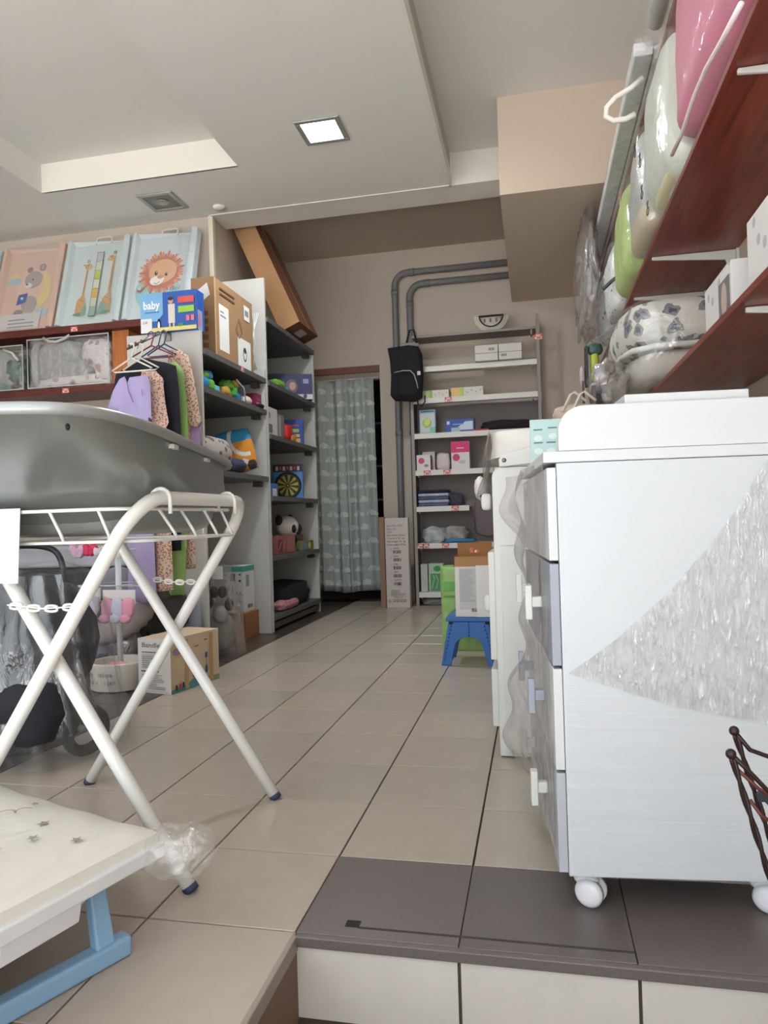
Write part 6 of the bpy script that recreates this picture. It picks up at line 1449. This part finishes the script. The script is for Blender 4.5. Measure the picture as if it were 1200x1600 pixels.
# small socks and bows on cards
specs = [(-0.165, 0.44, (206, 200, 198), 'white card with brown print'), (-0.075, 0.43, (196, 186, 204), 'pale lilac'), (0.0, 0.42, (206, 150, 172), 'dusky rose'), (0.055, 0.42, (196, 198, 216), 'pale grey'), (0.11, 0.42, (228, 160, 184), 'bright pink')]
for k, (dx, dz_, c_, nm) in enumerate(specs):
    p = bc + Vector((dx, -0.075 - 0.004 * k, dz_))
    r = thing('sock_card', '%s pair of baby socks clipped on the round display stand' % nm, 'socks', p, 'sock cards on the display stand')
    MB().box(p.x - 0.03, p.x + 0.03, p.y, p.y + 0.003, p.z - 0.02, p.z + 0.045, M((222, 216, 214), 0.5) if k else M((206, 204, 200), 0.5)).build('hang_card', r)
    MB().blob(p + Vector((0, -0.012, -0.035)), (0.062, 0.024, 0.085), M(c_, 0.8), 0.7, noise=0.08, seed=k).build('sock', r, smooth=True)
    MB().blob(p + Vector((-0.012, -0.018, -0.085)), (0.055, 0.024, 0.04), M(c_, 0.8), 0.8, noise=0.08, seed=k + 3).build('sock', r, smooth=True)
    if k == 0: MB().box(p.x - 0.025, p.x + 0.035, p.y - 0.003, p.y - 0.001, p.z - 0.02, p.z + 0.01, M((110, 76, 76), 0.6)).build('brown_band', r)
for k, (px, py, s_, c_, nm) in enumerate([(122, 858, 0.075, (196, 160, 184), 'mauve fabric bow'), (140, 856, 0.065, (206, 50, 90), 'crimson dotted bow'), (155, 858, 0.05, (216, 206, 216), 'white ribbon bow'), (168, 858, 0.055, (190, 170, 130), 'beige striped bow'), (190, 862, 0.05, (216, 210, 190), 'cream bow')]):
    p = at(px, py, Y=bc.y - 0.04)
    r = thing('hair_bow', '%s clipped near the top of the display pole' % nm, 'hair bow', p, 'hair bows on the display stand')
    for s2 in (-1, 1): MB().blob(p + Vector((0.016 * s2, 0, -0.01)), (s_ * 0.6, 0.03, s_ * 0.9), M(c_, 0.8, vary=0.2, vscale=60), 0.7, noise=0.08, seed=k, rot=Matrix.Rotation(0.5 * s2, 3, 'Y')).build('loop', r, smooth=True)
MB().tube([bc + Vector((-0.16, -0.04, 0.655)), bc + Vector((0.12, -0.04, 0.65))], 0.003, M((206, 206, 204), 0.3, 0.4), 6).build('wire_arm', t)
# ribbed bolster and soft goods around it
r = thing('ribbed_bolster', 'grey ribbed snake bolster curled behind the display stand', 'bolster', (-1.6, 2.12, 0.2))
bp = [at(118, 985, Y=2.0), at(160, 990, Y=1.98), at(200, 975, Y=2.0), at(222, 955, Y=2.06), at(222, 938, Y=2.14), at(200, 925, Y=2.2)]
def cat_rom(P, n=8):
    out = []
    for i in range(len(P) - 1):
        p0 = P[max(0, i - 1)]; p1 = P[i]; p2 = P[i + 1]; p3 = P[min(len(P) - 1, i + 2)]
        for k in range(n):
            u = k / n; out.append(0.5 * ((2 * p1) + (p2 - p0) * u + (2 * p0 - 5 * p1 + 4 * p2 - p3) * u * u + (3 * p1 - p0 - 3 * p2 + p3) * u ** 3))
    return out + [P[-1]]
bp = cat_rom(bp, 10)
MB().tube(bp, [0.052 + 0.010 * abs(math.sin(k * 0.8)) for k in range(len(bp))], M((166, 158, 156), 0.9), 14).build('bolster_roll', r, smooth=True)
bl('lavender_cushion', 'lavender grey cushion lying above the display base', 'cushion', at(150, 1005, Y=2.12), (0.34, 0.18, 0.13), M((150, 146, 166), 0.9), 0.7, 0.06)
r = thing('clear_storage_pack', 'clear pack of white straps behind the display pole', 'pack', at(200, 1028, Y=2.15))
MB().blob(at(192, 1005, Y=2.1), (0.20, 0.12, 0.17), FILMG, 0.7, noise=0.05).build('clear_bag', r, smooth=True)
for l_ in ([(182, 990), (200, 1005), (178, 1022)], [(150, 1022), (170, 1010), (172, 1026)], [(128, 1026), (148, 1014), (166, 1020)]):
    MB().tube([at(x, y, Y=2.06) for x, y in l_], 0.006, M((206, 208, 214), 0.5)).build('strap', r, smooth=True)
bl('dark_bundle', 'charcoal folded bundle beneath the hanging lilac dress', 'bundle', at(255, 955, Y=2.25), (0.26, 0.2, 0.22), M((78, 74, 76), 0.9), 0.6, 0.05)
bl('white_paper_roll', 'blue grey folded sheet behind the beige toy carton', 'sheet', at(292, 965, Y=2.34), (0.16, 0.05, 0.2), M((150, 158, 172), 0.8), 0.4, 0.02)
# travel cot with black tube frame
t = thing('travel_cot', 'cot with black tube frame and light grey mattress behind the stroller', 'cot', (-2.3, 2.4, 0))
pts = cat_rom([Vector((-2.75, 2.15, 0.64)), Vector((-2.35, 2.12, 0.665)), Vector((-2.10, 2.10, 0.66)), Vector((-2.01, 2.10, 0.60)), Vector((-1.99, 2.10, 0.45)), Vector((-1.98, 2.10, 0.02))], 6)
MB().tube(pts, 0.016, M((32, 34, 42), 0.4), 12).build('tube_frame', t, smooth=True)
MB().box(-2.85, -1.66, 2.22, 2.40, 0.54, 0.66, M((176, 178, 184), 0.8)).build('mattress', t, bevel=0.02, seg=3)
MB().box(-2.85, -1.66, 2.24, 2.40, 0.36, 0.535, M((44, 46, 56), 0.9)).build('mesh_side', t, bevel=0.01)
for x in (-2.8, -1.70): MB().box(x, x + 0.03, 2.36, 2.39, 0.0, 0.5, M((40, 42, 50), 0.6)).build('leg', t)
bl('grey_cushion', 'grey blue round cushion between the cot and the lilac dress', 'cushion', at(188, 915, Y=2.18), (0.24, 0.12, 0.20), M((128, 128, 138), 0.9), 0.9, 0.03)
tag(bx(-2.9, -1.72, 2.3, 2.39, 0.0, 0.34, M((96, 90, 88), 0.8)).build('storage_box', bevel=0.01), 'long grey storage box on the floor beneath the cot', 'box')
